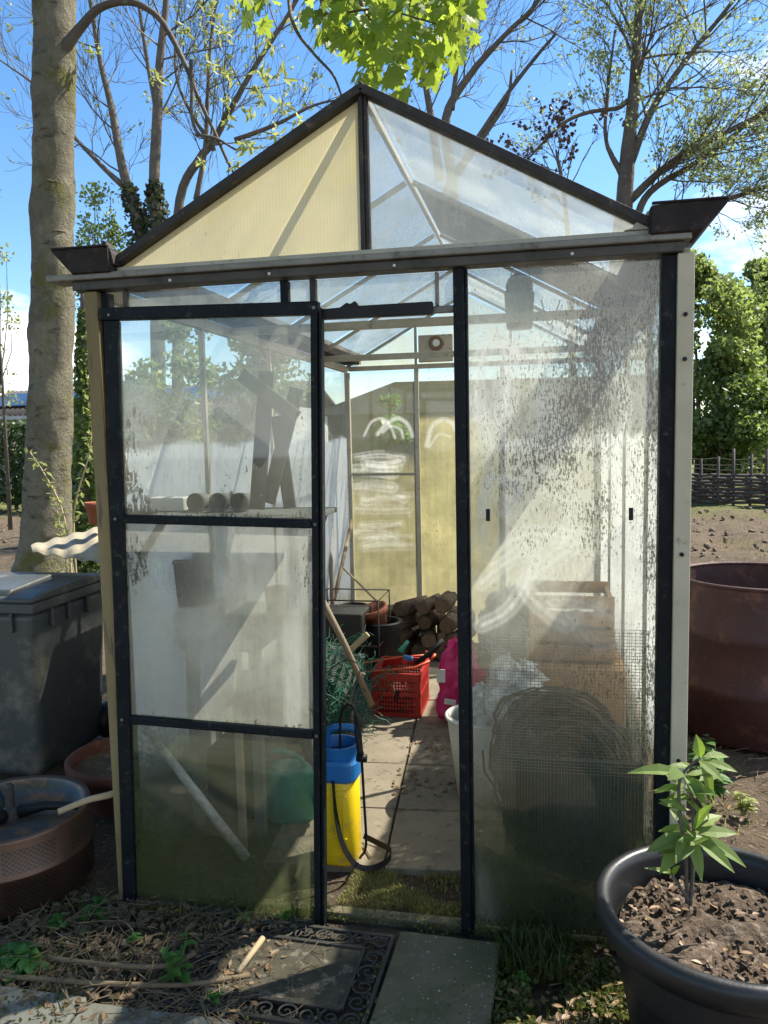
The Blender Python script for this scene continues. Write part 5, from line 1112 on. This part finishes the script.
# white bucket & film
bw = (1.155, .93, 0); bucket('bucket', 'white plastic bucket with a crumpled bag inside, behind the centre post', 'bucket', bw, .10, .145, .36, M['white'])
softbag('plastic_bag', 'crumpled white plastic bag stuffed in the white bucket', 'bag', (1.165, .93, .22), (.20, .20, .25), M['whitefilm'], 8, .3)
softbag('plastic_bag', 'pale grey plastic sack slumped behind the right pane, beside the centre post', 'bag', (1.31, .80, .37), (.24, .2, .26), M['whitefilm'], 9, .3)
softbag('refuse_sack', 'dark crumpled refuse sack high behind the centre post', 'bag', (1.25, 1.9, .34), (.32, .3, .36), M['greybag'], 10, .3)
softbag('compost_bag', 'red compost bag lower behind the right pane near the centre post', 'bag', (1.30, .95, .08), (.20, .2, .33), M['red'], 12, .2)
# support crates under sacks
mb = MB(); mb.lohi((1.08, 1.74, 0), (1.44, 2.06, .34)); tag(mb.build('wooden_box', M['wood'], None, .008), 'closed wooden box carrying the dark refuse sack', 'box')
# wooden slatted crate lit behind mesh
t = thing('wooden_crate', 'open slatted wooden crate on top of the box behind the wire mesh', 'crate', (1.52, 1.25, .5)); mb = MB()
for k in range(4): mb.lohi((1.36, 1.10, .56+k*.075), (1.72, 1.112, .615+k*.075)); mb.lohi((1.36, 1.45, .56+k*.075), (1.72, 1.462, .615+k*.075))
for x in (1.36, 1.70): mb.lohi((x, 1.1125, .56), (x+.02, 1.4495, .82))
mb.lohi((1.362, 1.113, .545), (1.718, 1.449, .558)); mb.build('body', M['crate'], t, .002)
mb = MB(); mb.lohi((1.34, 1.02, 0), (1.76, 1.52, .542)); tag(mb.build('plywood_box', M['crate'], None, .006), 'brown plywood box under the slatted crate', 'box')
# big coil of dried vines
t = thing('vine_coil', 'big rounded coil of dried brown vines behind the wire mesh', 'vine coil', (1.50, .6, .08)); mb = MB(); R = random.Random(86)
bc_ = Vector((1.49, .50, .36))
for k in range(210):
    n_ = Vector((R.gauss(0, .35), 1, R.gauss(0, .35))).normalized(); a_ = n_.orthogonal().normalized(); b_ = n_.cross(a_); rr = R.uniform(.03, .26)*R.uniform(.85, 1.05); off = rvec(R)*.03; t0 = R.uniform(0, 6.28); ln = R.uniform(2., 6.); P = []
    for q in range(15):
        an = t0+ln*q/14; w_ = rr*(1+.06*math.sin(an*3+k)); p = bc_+off+(a_*math.cos(an)+b_*math.sin(an))*w_; p.z = max(p.z, .09); p.y = max(p.y, .12); P.append(p)
    mb.tube(P, R.uniform(.003, .008), 5, False)
mb.build('vines', M['wicker'], t)
tag(MB().lohi((1.28, .36, -.01), (1.72, .62, .075)).build('plank', M['greyboard'], None, .006), 'grey plank block the coil of dried vines rests on', 'block')
# hardware cloth panel
a = PY(490, 645, .06); b = PY(652, 635, .06); c = PY(655, 767, .06); d = PY(505, 767, .06)
mb = MB(); x0, x1, z0, z1 = 1.262, 1.722, .50, .955; n1 = int((x1-x0)/.0098); n2 = int((z1-z0)/.0098)
for k in range(n1+1): x = x0+(x1-x0)*k/n1; mb.beam((x, .06, z0-.40), (x+.004*math.sin(k), .06, z1-.004*math.sin(k*.35)), .0014, .0014)
for k in range(n2+1): z = z0+(z1-z0)*k/n2; mb.beam((x0, .0622, z), (x1, .0622, z), .0014, .0014)
tag(mb.build('wire_mesh_sheet', M['greynet'], None), 'square wire mesh panel standing just behind the right pane', 'wire mesh')
mb = MB(); mb.lohi((1.29, .075, .0), (1.72, .095, .535)); tag(mb.build('shade_board', M['cloth'], None, .003), 'dark mossy board standing low behind the wire mesh', 'board')
# hanging pot
hp = Vector((1.32, 1.2, 2.0)); t = thing('hanging_pot', 'grey pot with a dark twine ball hanging from the roof bar', 'pot', tuple(hp))
mb = MB(); mb.smooth = True; mb.lathe([(0, 0), (.055, 0), (.065, .15), (.06, .15), (.05, .01)], tuple(hp), 30); mb.build('body', M['alu'], t)
mb = MB(); R = random.Random(90)
for k in range(40):
    v = rvec(R); w_ = v.orthogonal().normalized(); q_ = v.cross(w_); mb.tube([hp+Vector((0, 0, .18))+(w_*math.cos(i*.6)+q_*math.sin(i*.6))*.055 for i in range(11)], .004, 4, False)
mb.build('twine', M['log'], t)
mb = MB(); mb.tube([hp+Vector((-.06, 0, .15)), hp+Vector((-.02, 0, .28)), Vector((1.355, 1.2, roofz(1.36)-.04))], .002, 5); mb.tube([hp+Vector((.06, 0, .15)), hp+Vector((.03, 0, .28)), Vector((1.355, 1.2, roofz(1.36)-.04))], .002, 5); mb.build('hanger', M['wire'], t)
P = smoothpts([PY(541, 300, 1.1), PY(549, 325, 1.1), PY(556, 312, 1.1), PY(560, 300, 1.1)], 5); tag(MB().tube(P, .003, 5).build('cord', M['palewood']), 'loop of pale cord hanging beside the hanging pot', 'cord')
# shelf behind top door pane with boards and pots
t = thing('shelf', 'narrow shelf behind the top door pane', 'shelf', (.35, .2, 1.27))
MB().lohi((.03, .018, 1.282), (.70, .36, 1.30)).build('board', M['greyboard'], t, .003)
for x in (.06, .66): MB().beam((x, .34, 1.28), (x, .12, 1.15), .02, .02).build('bracket', M['alu_dark'], t)
for (u0, v0, u1, v1, y, w, lb) in ((267, 371, 257, 509, .045, .050, 'tallest upright grey board behind the top door pane'), (297, 388, 268, 503, .070, .046, 'slanting grey board leaning against the tallest one'), (241, 374, 297, 418, .028, .046, 'short grey board wedged diagonally across the others'), (277, 416, 290, 508, .095, .042, 'short grey board behind the crossed ones')):
    a, b = PY(u0, v0, y), PY(u1, v1, y); tag(MB().beam(a, b, w, .012, (0, 1, 0)).build('board', M['darkboard'], None, .002), lb, 'board', 'grey boards on the shelf')
for o in [o for o in bpy.data.objects if o.name.startswith('board') and o.get('category') == 'board']: pass
for k, (u, lb) in enumerate(((200, 'left'), (222, 'middle'), (243, 'right'))):
    p = PY(u, 496, .22); mb = MB(); mb.smooth = True; r = .033; mb.lathe([(0, -.04), (r*.8, -.04), (r, .04), (r*.9, .04), (r*.7, -.03), (0, -.03)], (p.x, .22, 1.334), 24, Euler((rad(90), 0, 0)))
    tag(mb.build('plant_pot', M['greyboard'], None), f'{["darkest", "second", "palest"][k]} small round pot lying on the shelf, {lb} one of three', 'pot', 'small pots lying on the shelf')
tag(MB().lohi((.06, .2, 1.301), (.19, .26, 1.35)).build('seed_tray', M['white'], None, .005), 'pale low tray on the shelf left of the small pots', 'tray')
# bench with things
t = thing('potting_bench', 'grey timber potting bench along the left wall', 'bench', (.2, .8, 0))
MB().lohi((.04, .42, .74), (.36, 1.15, .775)).build('top', M['greyboard'], t, .004)
for x in (.07, .33):
    for y in (.46, 1.11): MB().lohi((x-.02, y-.02, 0), (x+.02, y+.02, .739)).build('leg', M['greyboard'], t, .003)
_q = PY(190, 603, .55)
bucket('plant_pot', 'dark blue grey pot standing on the pale box behind the middle door pane', 'pot', (_q.x, .55, _q.z), .075, .10, .19, surf('blue_grey_pot', (.03, .04, .05), (.02, .027, .034), 4, .5, 0, .1, 60))
tag(MB().lohi((_q.x-.11, .45, .776), (_q.x+.11, .65, _q.z-.001)).build('storage_box', M['white'], None, .01), 'pale box on the bench carrying the dark pot', 'box')
tag(MB().lathe([(0, 0), (.05, 0), (.06, .13), (.05, .135), (0, .05)], (.30, .84, .776), 24).build('plant_pot', M['terra']), 'small brown pot near the front of the bench', 'pot')
tag(MB().beam(PY(292, 528, .5), PY(300, 705, .42), .012, .05, (1, 0, 0)).build('painted_board', M['white'], None, .003), 'upright white painted board with worn blue patches behind the middle door pane', 'board')
for k, (x, lb) in enumerate(((.36, 'left'), (.47, 'middle'), (.58, 'right'))):
    mb = MB(); mb.smooth = True; mb.lathe([(.05, 0), (.035, .08), (0, .085)], (x, .30, .62), 22); o = mb.build('cloche', M['stone'], None); tag(o, f'small pale dome shaped pot behind the door rail, {lb} of three', 'pot', 'domed pots behind the door rail')
tag(MB().lohi((.30, .24, .595), (.64, .36, .618)).build('batten', M['wood'], None, .003), 'narrow ledge board carrying the domed pots', 'board')
for x in (.32, .62): tag(MB().lohi((x-.012, .28, 0), (x+.012, .31, .594)).build('support_post', M['wood'], None, .002), ('left' if x < .4 else 'right')+' thin post holding up the ledge board', 'post')
# below: white pole, watering can, terracotta trough
tag(MB().tube([PY(146, 728, .16), PY(190, 785, .2), PY(246, 858, .24)], [.014, .016, .019], 10).build('white_pole', M['white']), 'white plastic pole leaning diagonally behind the bottom door pane', 'pole')
wc = Vector((.40, .62, 0)); t = thing('watering_can', 'green plastic watering can behind the bottom door pane', 'watering can', tuple(wc))
mb = MB(); mb.smooth = True; mb.lathe([(0, 0), (.085, 0), (.09, .01), (.08, .2), (.07, .215), (.05, .21), (0, .2)], tuple(wc), 32, None, 1.2, .9); mb.build('body', M['greencan'], t)
MB().tube(smoothpts([wc+Vector((.08, 0, .05)), wc+Vector((.17, -.02, .14)), wc+Vector((.26, -.03, .26))], 5), [.022]*6+[.012]*5, 10).build('spout', M['greencan'], t)
MB().tube(smoothpts([wc+Vector((-.09, 0, .06)), wc+Vector((-.15, 0, .16)), wc+Vector((-.07, 0, .27)), wc+Vector((.04, 0, .25)), wc+Vector((.06, 0, .21))], 5), .010, 8).build('handle', M['greencan'], t)
p = PY(195, 762, .62); mb = MB(); mb.smooth = True; mb.lathe([(0, 0), (.06, 0), (.085, .17), (.095, .17), (.095, .2), (.08, .2), (.05, .02)], (.16, .72, .28), 30, Euler((.3, .5, 0))); tag(mb.build('plant_pot', M['terra'], None), 'tilted terracotta pot on the tub under the bench', 'pot')
tag(MB().lohi((.06, .55, 0), (.28, .95, .29)).build('storage_tub', M['black'], None, .02), 'dark storage tub under the bench', 'tub')

# ------------------------------------------------------------------ small vegetation and litter
def blades(mb, n, region, h, R, w=.003, zf=lambda x, y: -.02, dens=None):
    k = 0; tries = 0
    while k < n and tries < n*20:
        tries += 1; x, y = R.uniform(region[0], region[1]), R.uniform(region[2], region[3])
        if dens and R.random() > dens(x, y): continue
        k += 1; hh = h*R.uniform(.4, 1.3); a = R.uniform(0, 6.28); d = Vector((math.cos(a), math.sin(a), 0)); s = Vector((-d.y, d.x, 0))*w; z = zf(x, y); p = Vector((x, y, z)); l = R.uniform(.1, .9)
        mb.add([p-s, p+s, p+s*.8+d*hh*.25*l+Vector((0, 0, hh*.55)), p-s*.8+d*hh*.25*l+Vector((0, 0, hh*.55)), p+d*hh*.8*l+Vector((0, 0, hh*(1-.35*l)))], [(0, 1, 2, 3), (3, 2, 4)])
R = random.Random(100)
patch = lambda s, lo, hi, sd: (lambda x, y: float(np.clip((snz(x, y, s, sd)-lo)/(hi-lo), 0, 1)))
mb = MB(); mb.cur = 0
blades(mb, 1500, (1.28, 1.60, -.75, -.02), .030, R, .0016, dens=patch(5, .3, .6, 3)); blades(mb, 500, (1.30, 1.50, -.2, .02), .09, R, .0025, dens=patch(6, .35, .6, 4))
blades(mb, 1500, (1.22, 1.80, .045, .3), .06, R, .003); blades(mb, 350, (1.95, 2.6, -.2, 1.1), .07, R, dens=patch(3, .4, .6, 8)); blades(mb, 300, (-.3, .3, -.45, -.05), .05, R, dens=patch(5, .4, .6, 7))
mb.cur = 1
blades(mb, 4200, (.74, 1.20, .046, .34), .022, R, .0013, dens=lambda x, y: float(np.clip((snz(x, y, 8, 5)-.3)/.3, 0, 1))*(1 if y < .2 else max(0, 1-(y-.2)/.14))); blades(mb, 220, (1.0, 1.2, .2, .34), .025, R, .0018)
blades(mb, 1500, (1.92, 4., .2, 2.4), .05, R, .0028, dens=patch(2, .42, .6, 11)); blades(mb, 3500, (2.6, 12., 3., 15.), .10, R, .006, dens=patch(.6, .5, .62, 21)); blades(mb, 900, (.08, .75, -.08, .05), .03, R, .0018, dens=patch(6, .4, .6, 9))
mb.build('grass', [M['grass'], M['drygrass']], None, kind='stuff')
# moss: tiny leafy tufts low behind/in front of the right pane and at the threshold
mb = MB()
for _ in range(15000):
    if R.random() < .6: x, y = R.uniform(1.27, 1.66), R.uniform(-.85, .0); z = -.015
    else: x, y = R.uniform(1.22, 1.76), R.uniform(.045, .30); z = .02+.10*R.random()
    if snz(x, y, 7, 3) < .42: continue
    quadleaf(mb, Vector((x, y, z+R.random()*.02)), R.uniform(.008, .02), R, Vector((0, 0, .6)), .8)
for _ in range(7000):
    x, y = R.uniform(-.55, 1.3), R.uniform(-.62, .0)
    if snz(x, y, 4, 13) < .56 or (.42 < x < .93 and -.45 < y < -.1): continue
    quadleaf(mb, Vector((x, y, -.008+R.random()*.018)), R.uniform(.006, .014), R, Vector((0, 0, .6)), .8)
for _ in range(2500):
    x = R.uniform(.07, 1.76); y = -.006+R.gauss(0, .008)
    if .75 < x < 1.16 and R.random() < .6: continue
    quadleaf(mb, Vector((x, y, -.01+R.random()**2*.045)), R.uniform(.005, .012), R, Vector((0, -.5, .6)), .8)
mb.build('moss', M['moss'], None, kind='stuff')
mb = MB(); mb.lohi((1.21, .05, -.03), (1.77, .074, .012)); mb.lohi((1.21, .096, -.03), (1.77, .30, .03)); tag(mb.build('soil_heap', M['soil'], None, .01), 'low strip of mossy soil inside the right pane', 'soil bed')
# twig litter
mb = MB()
def twig(x, y, z, L_, r, R, ang=None):
    a = R.uniform(0, 6.28) if ang is None else ang; d = Vector((math.cos(a), math.sin(a), R.uniform(-.05, .15))); P = [Vector((x, y, z))]
    for _ in range(4): d = (d+rvec(R)*.25); d.z *= .7; d.normalize(); q = P[-1]+d*L_/4; q.z = max(-.012, q.z); P.append(q)
    mb.tube(P, [r, r, r*.9, r*.7, r*.4], 4, False)
for _ in range(620):
    x = R.uniform(-.45, .52); y = R.uniform(-.48, -.02) if R.random() < .8 else R.uniform(-.6, .4)
    if (Vector((x, y, 0))-dc).length < .29: continue
    if x > .42 and R.random() < .7: continue
    twig(x, y, R.uniform(-.015, .03), R.uniform(.03, .17), R.uniform(.0007, .0024), R)
for _ in range(90): twig(R.uniform(.42, .8), R.uniform(-.42, -.12), .004, R.uniform(.02, .09), R.uniform(.0007, .0015), R)
for _ in range(220): twig(R.uniform(.3, .6), R.uniform(-.6, -.35), .0, R.uniform(.03, .12), R.uniform(.001, .002), R)
for _ in range(450): twig(R.uniform(1.95, 3.4), R.uniform(-.3, 2.), R.uniform(-.02, .02), R.uniform(.05, .18), R.uniform(.001, .003), R)
for _ in range(60): twig(R.uniform(.5, 1.2), R.uniform(.3, 1.7), .003, R.uniform(.01, .04), .0012, R)
mb.build('twig_litter', M['twig'], None, kind='stuff')
mb = MB()
for _ in range(1250):
    q = R.random()
    if q < .55: x, y, z = R.uniform(-.5, .65), R.uniform(-.6, -.02), .0
    elif q < .75: x, y, z = R.uniform(1.28, 1.7), R.uniform(-.8, 0), .0
    elif q < .9: x, y, z = R.uniform(2, 3.5), R.uniform(-.2, 2.2), .0
    else: x, y, z = lerp(.75, 1.1, R.random()), R.choice([1.05, 1.5, .95, 1.4])+R.gauss(0, .05), .004
    if (Vector((x, y, 0))-dc).length < .28: continue
    leafshape(mb, Vector((x, y, z)), rvec(R)*Vector((1, 1, .15)), Vector((R.uniform(-.4, .4), R.uniform(-.4, .4), 1)), R.uniform(.015, .04), R.uniform(.008, .02), R.uniform(-.3, .3))
mb.build('leaf_litter', M['deadleaf'], None, kind='stuff')
mb = MB()
for _ in range(1500):
    if R.random() < .5: x, y = R.uniform(2.2, 9), R.uniform(2., 14)
    elif R.random() < .5: x, y = R.uniform(-9, -1.5), R.uniform(2.5, 13)
    else: x, y = R.uniform(-.5, .6), R.uniform(-.5, 0)
    k = (.012 if y < 1 else .03)*R.uniform(.4, 1.8); c = Vector((x, y, (-.018 if y < 1 else -.01))); vs = []
    mb.lathe([(0, -k*.5), (k, -k*.2), (k*.8, k*.5), (0, k*.8)], c, 6, Euler((R.random(), R.random(), R.random())), jit=.3)
mb.build('soil_clods', M['clod'], None, kind='stuff')
# two long sticks and a bright short one
tag(MB().tube(smoothpts([PZ(-5, 975, .0), PZ(80, 982, .01), PZ(180, 985, .01), PZ(250, 975, .0)], 4), .0075, 7).build('stick', M['twig']), 'long grey stick along the edge of the paving', 'stick')
tag(MB().tube(smoothpts([PZ(48, 958, .01), PZ(110, 965, .02), PZ(165, 966, .02), PZ(195, 953, .02)], 4), .008, 7).build('stick', M['twig']), 'brown stick on the twig litter, behind the long one', 'stick')
tag(MB().tube([PZ(238, 972, .012), PZ(263, 938, .03)], .009, 8).build('stick', M['palewood']), 'short bright peeled stick lying on the doormat', 'stick')
# weeds
def weed(u, v, h, n, L_, label, mat='leaf_weed', z=-.015, g='weeds in front of the greenhouse', w=.55, flat=.2):
    p = PZ(u, v, z); t = thing('weed', label, 'weed', tuple(p), g); sb = MB(); lb = MB()
    for s in range(max(1, n//9)):
        top = p+Vector((R.uniform(-.3, .3)*h, R.uniform(-.3, .3)*h, h*R.uniform(.7, 1))); sb.tube([p, p.lerp(top, .5)+rvec(R)*.005, top], [.0022, .0018, .001], 5)
        for k in range(9):
            q = p.lerp(top, .25+.75*k/8); a = R.uniform(0, 6.28); d = Vector((math.cos(a), math.sin(a), flat)); leafshape(lb, q, d, Vector((0, 0, 1)), L_*R.uniform(.6, 1.1)*(1-.4*k/9), L_*w*R.uniform(.6, 1), .3, .12)
    sb.build('stem', M['leaf_weed'], t); lb.build('leaves', M[mat], t)
weed(60, 930, .05, 27, .05, 'low green weed between drum and sticks')
weed(135, 945, .04, 27, .035, 'small seedling clump left of the upright nettle')
weed(215, 1005, .04, 18, .03, 'tiny seedling on the paving joint by the doormat')
weed(176, 990, .15, 27, .05, 'upright nettle beside the doormat')
weed(14, 965, .06, 27, .10, 'broad leaved weed at the bottom left picture edge')
weed(32, 972, .05, 18, .08, 'low leafy weed right of the edge one, in front of the drum')
weed(97, 915, .05, 18, .07, 'broad leaved weed at the foot of the greenhouse corner')
weed(237, 905, .16, 9, .03, 'thin upright weed in front of the bottom door pane')
weed(286, 918, .03, 18, .04, 'tiny leafy weed by the door sill')
weed(245, 922, .03, 18, .045, 'small pale weed beneath the thin upright one', 'leaf_bud')
weed(560, 970, .05, 27, .03, 'low weed in the moss left of the big pot')
weed(525, 985, .05, 27, .03, 'low weed in the moss right of the pebbled slab')
weed(710, 800, .22, 60, .09, 'tall leafy weed clump behind the potted shrub', 'leaf_weed', g=None)
weed(745, 815, .10, 40, .05, 'pale weed patch right of the leafy clump', 'leaf_bud', g=None)
weed(700, 760, .12, 27, .08, 'dark weed between barrel and greenhouse post', 'leaf_green', g=None)

# ------------------------------------------------------------------ light and sky
SUN_AZ, SUN_EL = 55., 51.
sd = bpy.data.lights.new('sun', 'SUN'); so = bpy.data.objects.new('sun', sd); COL.objects.link(so); sd.energy = 5.0; sd.angle = rad(.53); sd.color = (1., .93, .80)
dv = Vector((math.sin(rad(SUN_AZ))*math.cos(rad(SUN_EL)), math.cos(rad(SUN_AZ))*math.cos(rad(SUN_EL)), math.sin(rad(SUN_EL))))
so.rotation_euler = dv.to_track_quat('Z', 'Y').to_euler(); so.location = dv*30
w = bpy.data.worlds.new('World'); scene.world = w; w.use_nodes = True; nt = w.node_tree; nt.nodes.clear(); L = nt.links.new
out = N(nt, 'ShaderNodeOutputWorld'); bg = N(nt, 'ShaderNodeBackground'); bg.inputs[1].default_value = .098
sky = N(nt, 'ShaderNodeTexSky', sky_type='NISHITA'); sky.sun_disc = False; sky.sun_elevation = rad(SUN_EL); sky.sun_rotation = rad(SUN_AZ); sky.air_density = 1.; sky.dust_density = .3; sky.ozone_density = 2.5
tc = N(nt, 'ShaderNodeTexCoord'); sp = N(nt, 'ShaderNodeSeparateXYZ'); L(tc.outputs['Generated'], sp.inputs[0])
mp = N(nt, 'ShaderNodeMapping'); mp.inputs['Scale'].default_value = (1, 1, 2.6); L(tc.outputs['Generated'], mp.inputs[0])
cn = noise(nt, mp.outputs[0], 3.4, 8, .58)
# cloud bank: to the right and low at the left
az = mth(nt, 'ARCTAN2', sp.outputs[0], sp.outputs[1])
right = ramp(nt, az, .08, .30); low = ramp(nt, sp.outputs[2], .30, .10); band = ramp(nt, sp.outputs[2], .62, .35)
leftm = mth(nt, 'MULTIPLY', ramp(nt, az, -.45, -.62), ramp(nt, sp.outputs[2], .20, .12))
cov = mth(nt, 'MAXIMUM', mth(nt, 'MULTIPLY', right, band), leftm, True)
cl = mth(nt, 'MULTIPLY', ramp(nt, mth(nt, 'ADD', cn, mth(nt, 'MULTIPLY', cov, .19)), .59, .71), ramp(nt, cov, .0, .4), True)
hs = N(nt, 'ShaderNodeHueSaturation'); hs.inputs['Saturation'].default_value = 1.22; L(sky.outputs[0], hs.inputs['Color'])
L(mixc(nt, cl, hs.outputs[0], (8.2, 8.5, 9.)), bg.inputs[0]); L(bg.outputs[0], out.inputs[0])

vs_ = scene.view_settings; scene.display_settings.display_device = 'sRGB'; vs_.view_transform = 'Standard'; vs_.look = 'None'; vs_.exposure = 1.3; vs_.gamma = 1; vs_.use_curve_mapping = False
cy = scene.cycles; cy.use_denoising = True
try: cy.denoiser = 'OPENIMAGEDENOISE'
except Exception: pass
cy.max_bounces = 10; cy.diffuse_bounces = 4; cy.glossy_bounces = 3; cy.transmission_bounces = 6; cy.transparent_max_bounces = 40; cy.sample_clamp_indirect = 8; cy.caustics_reflective = False; cy.caustics_refractive = False
for o in bpy.data.objects:
    if '_abs' in o: del o['_abs']
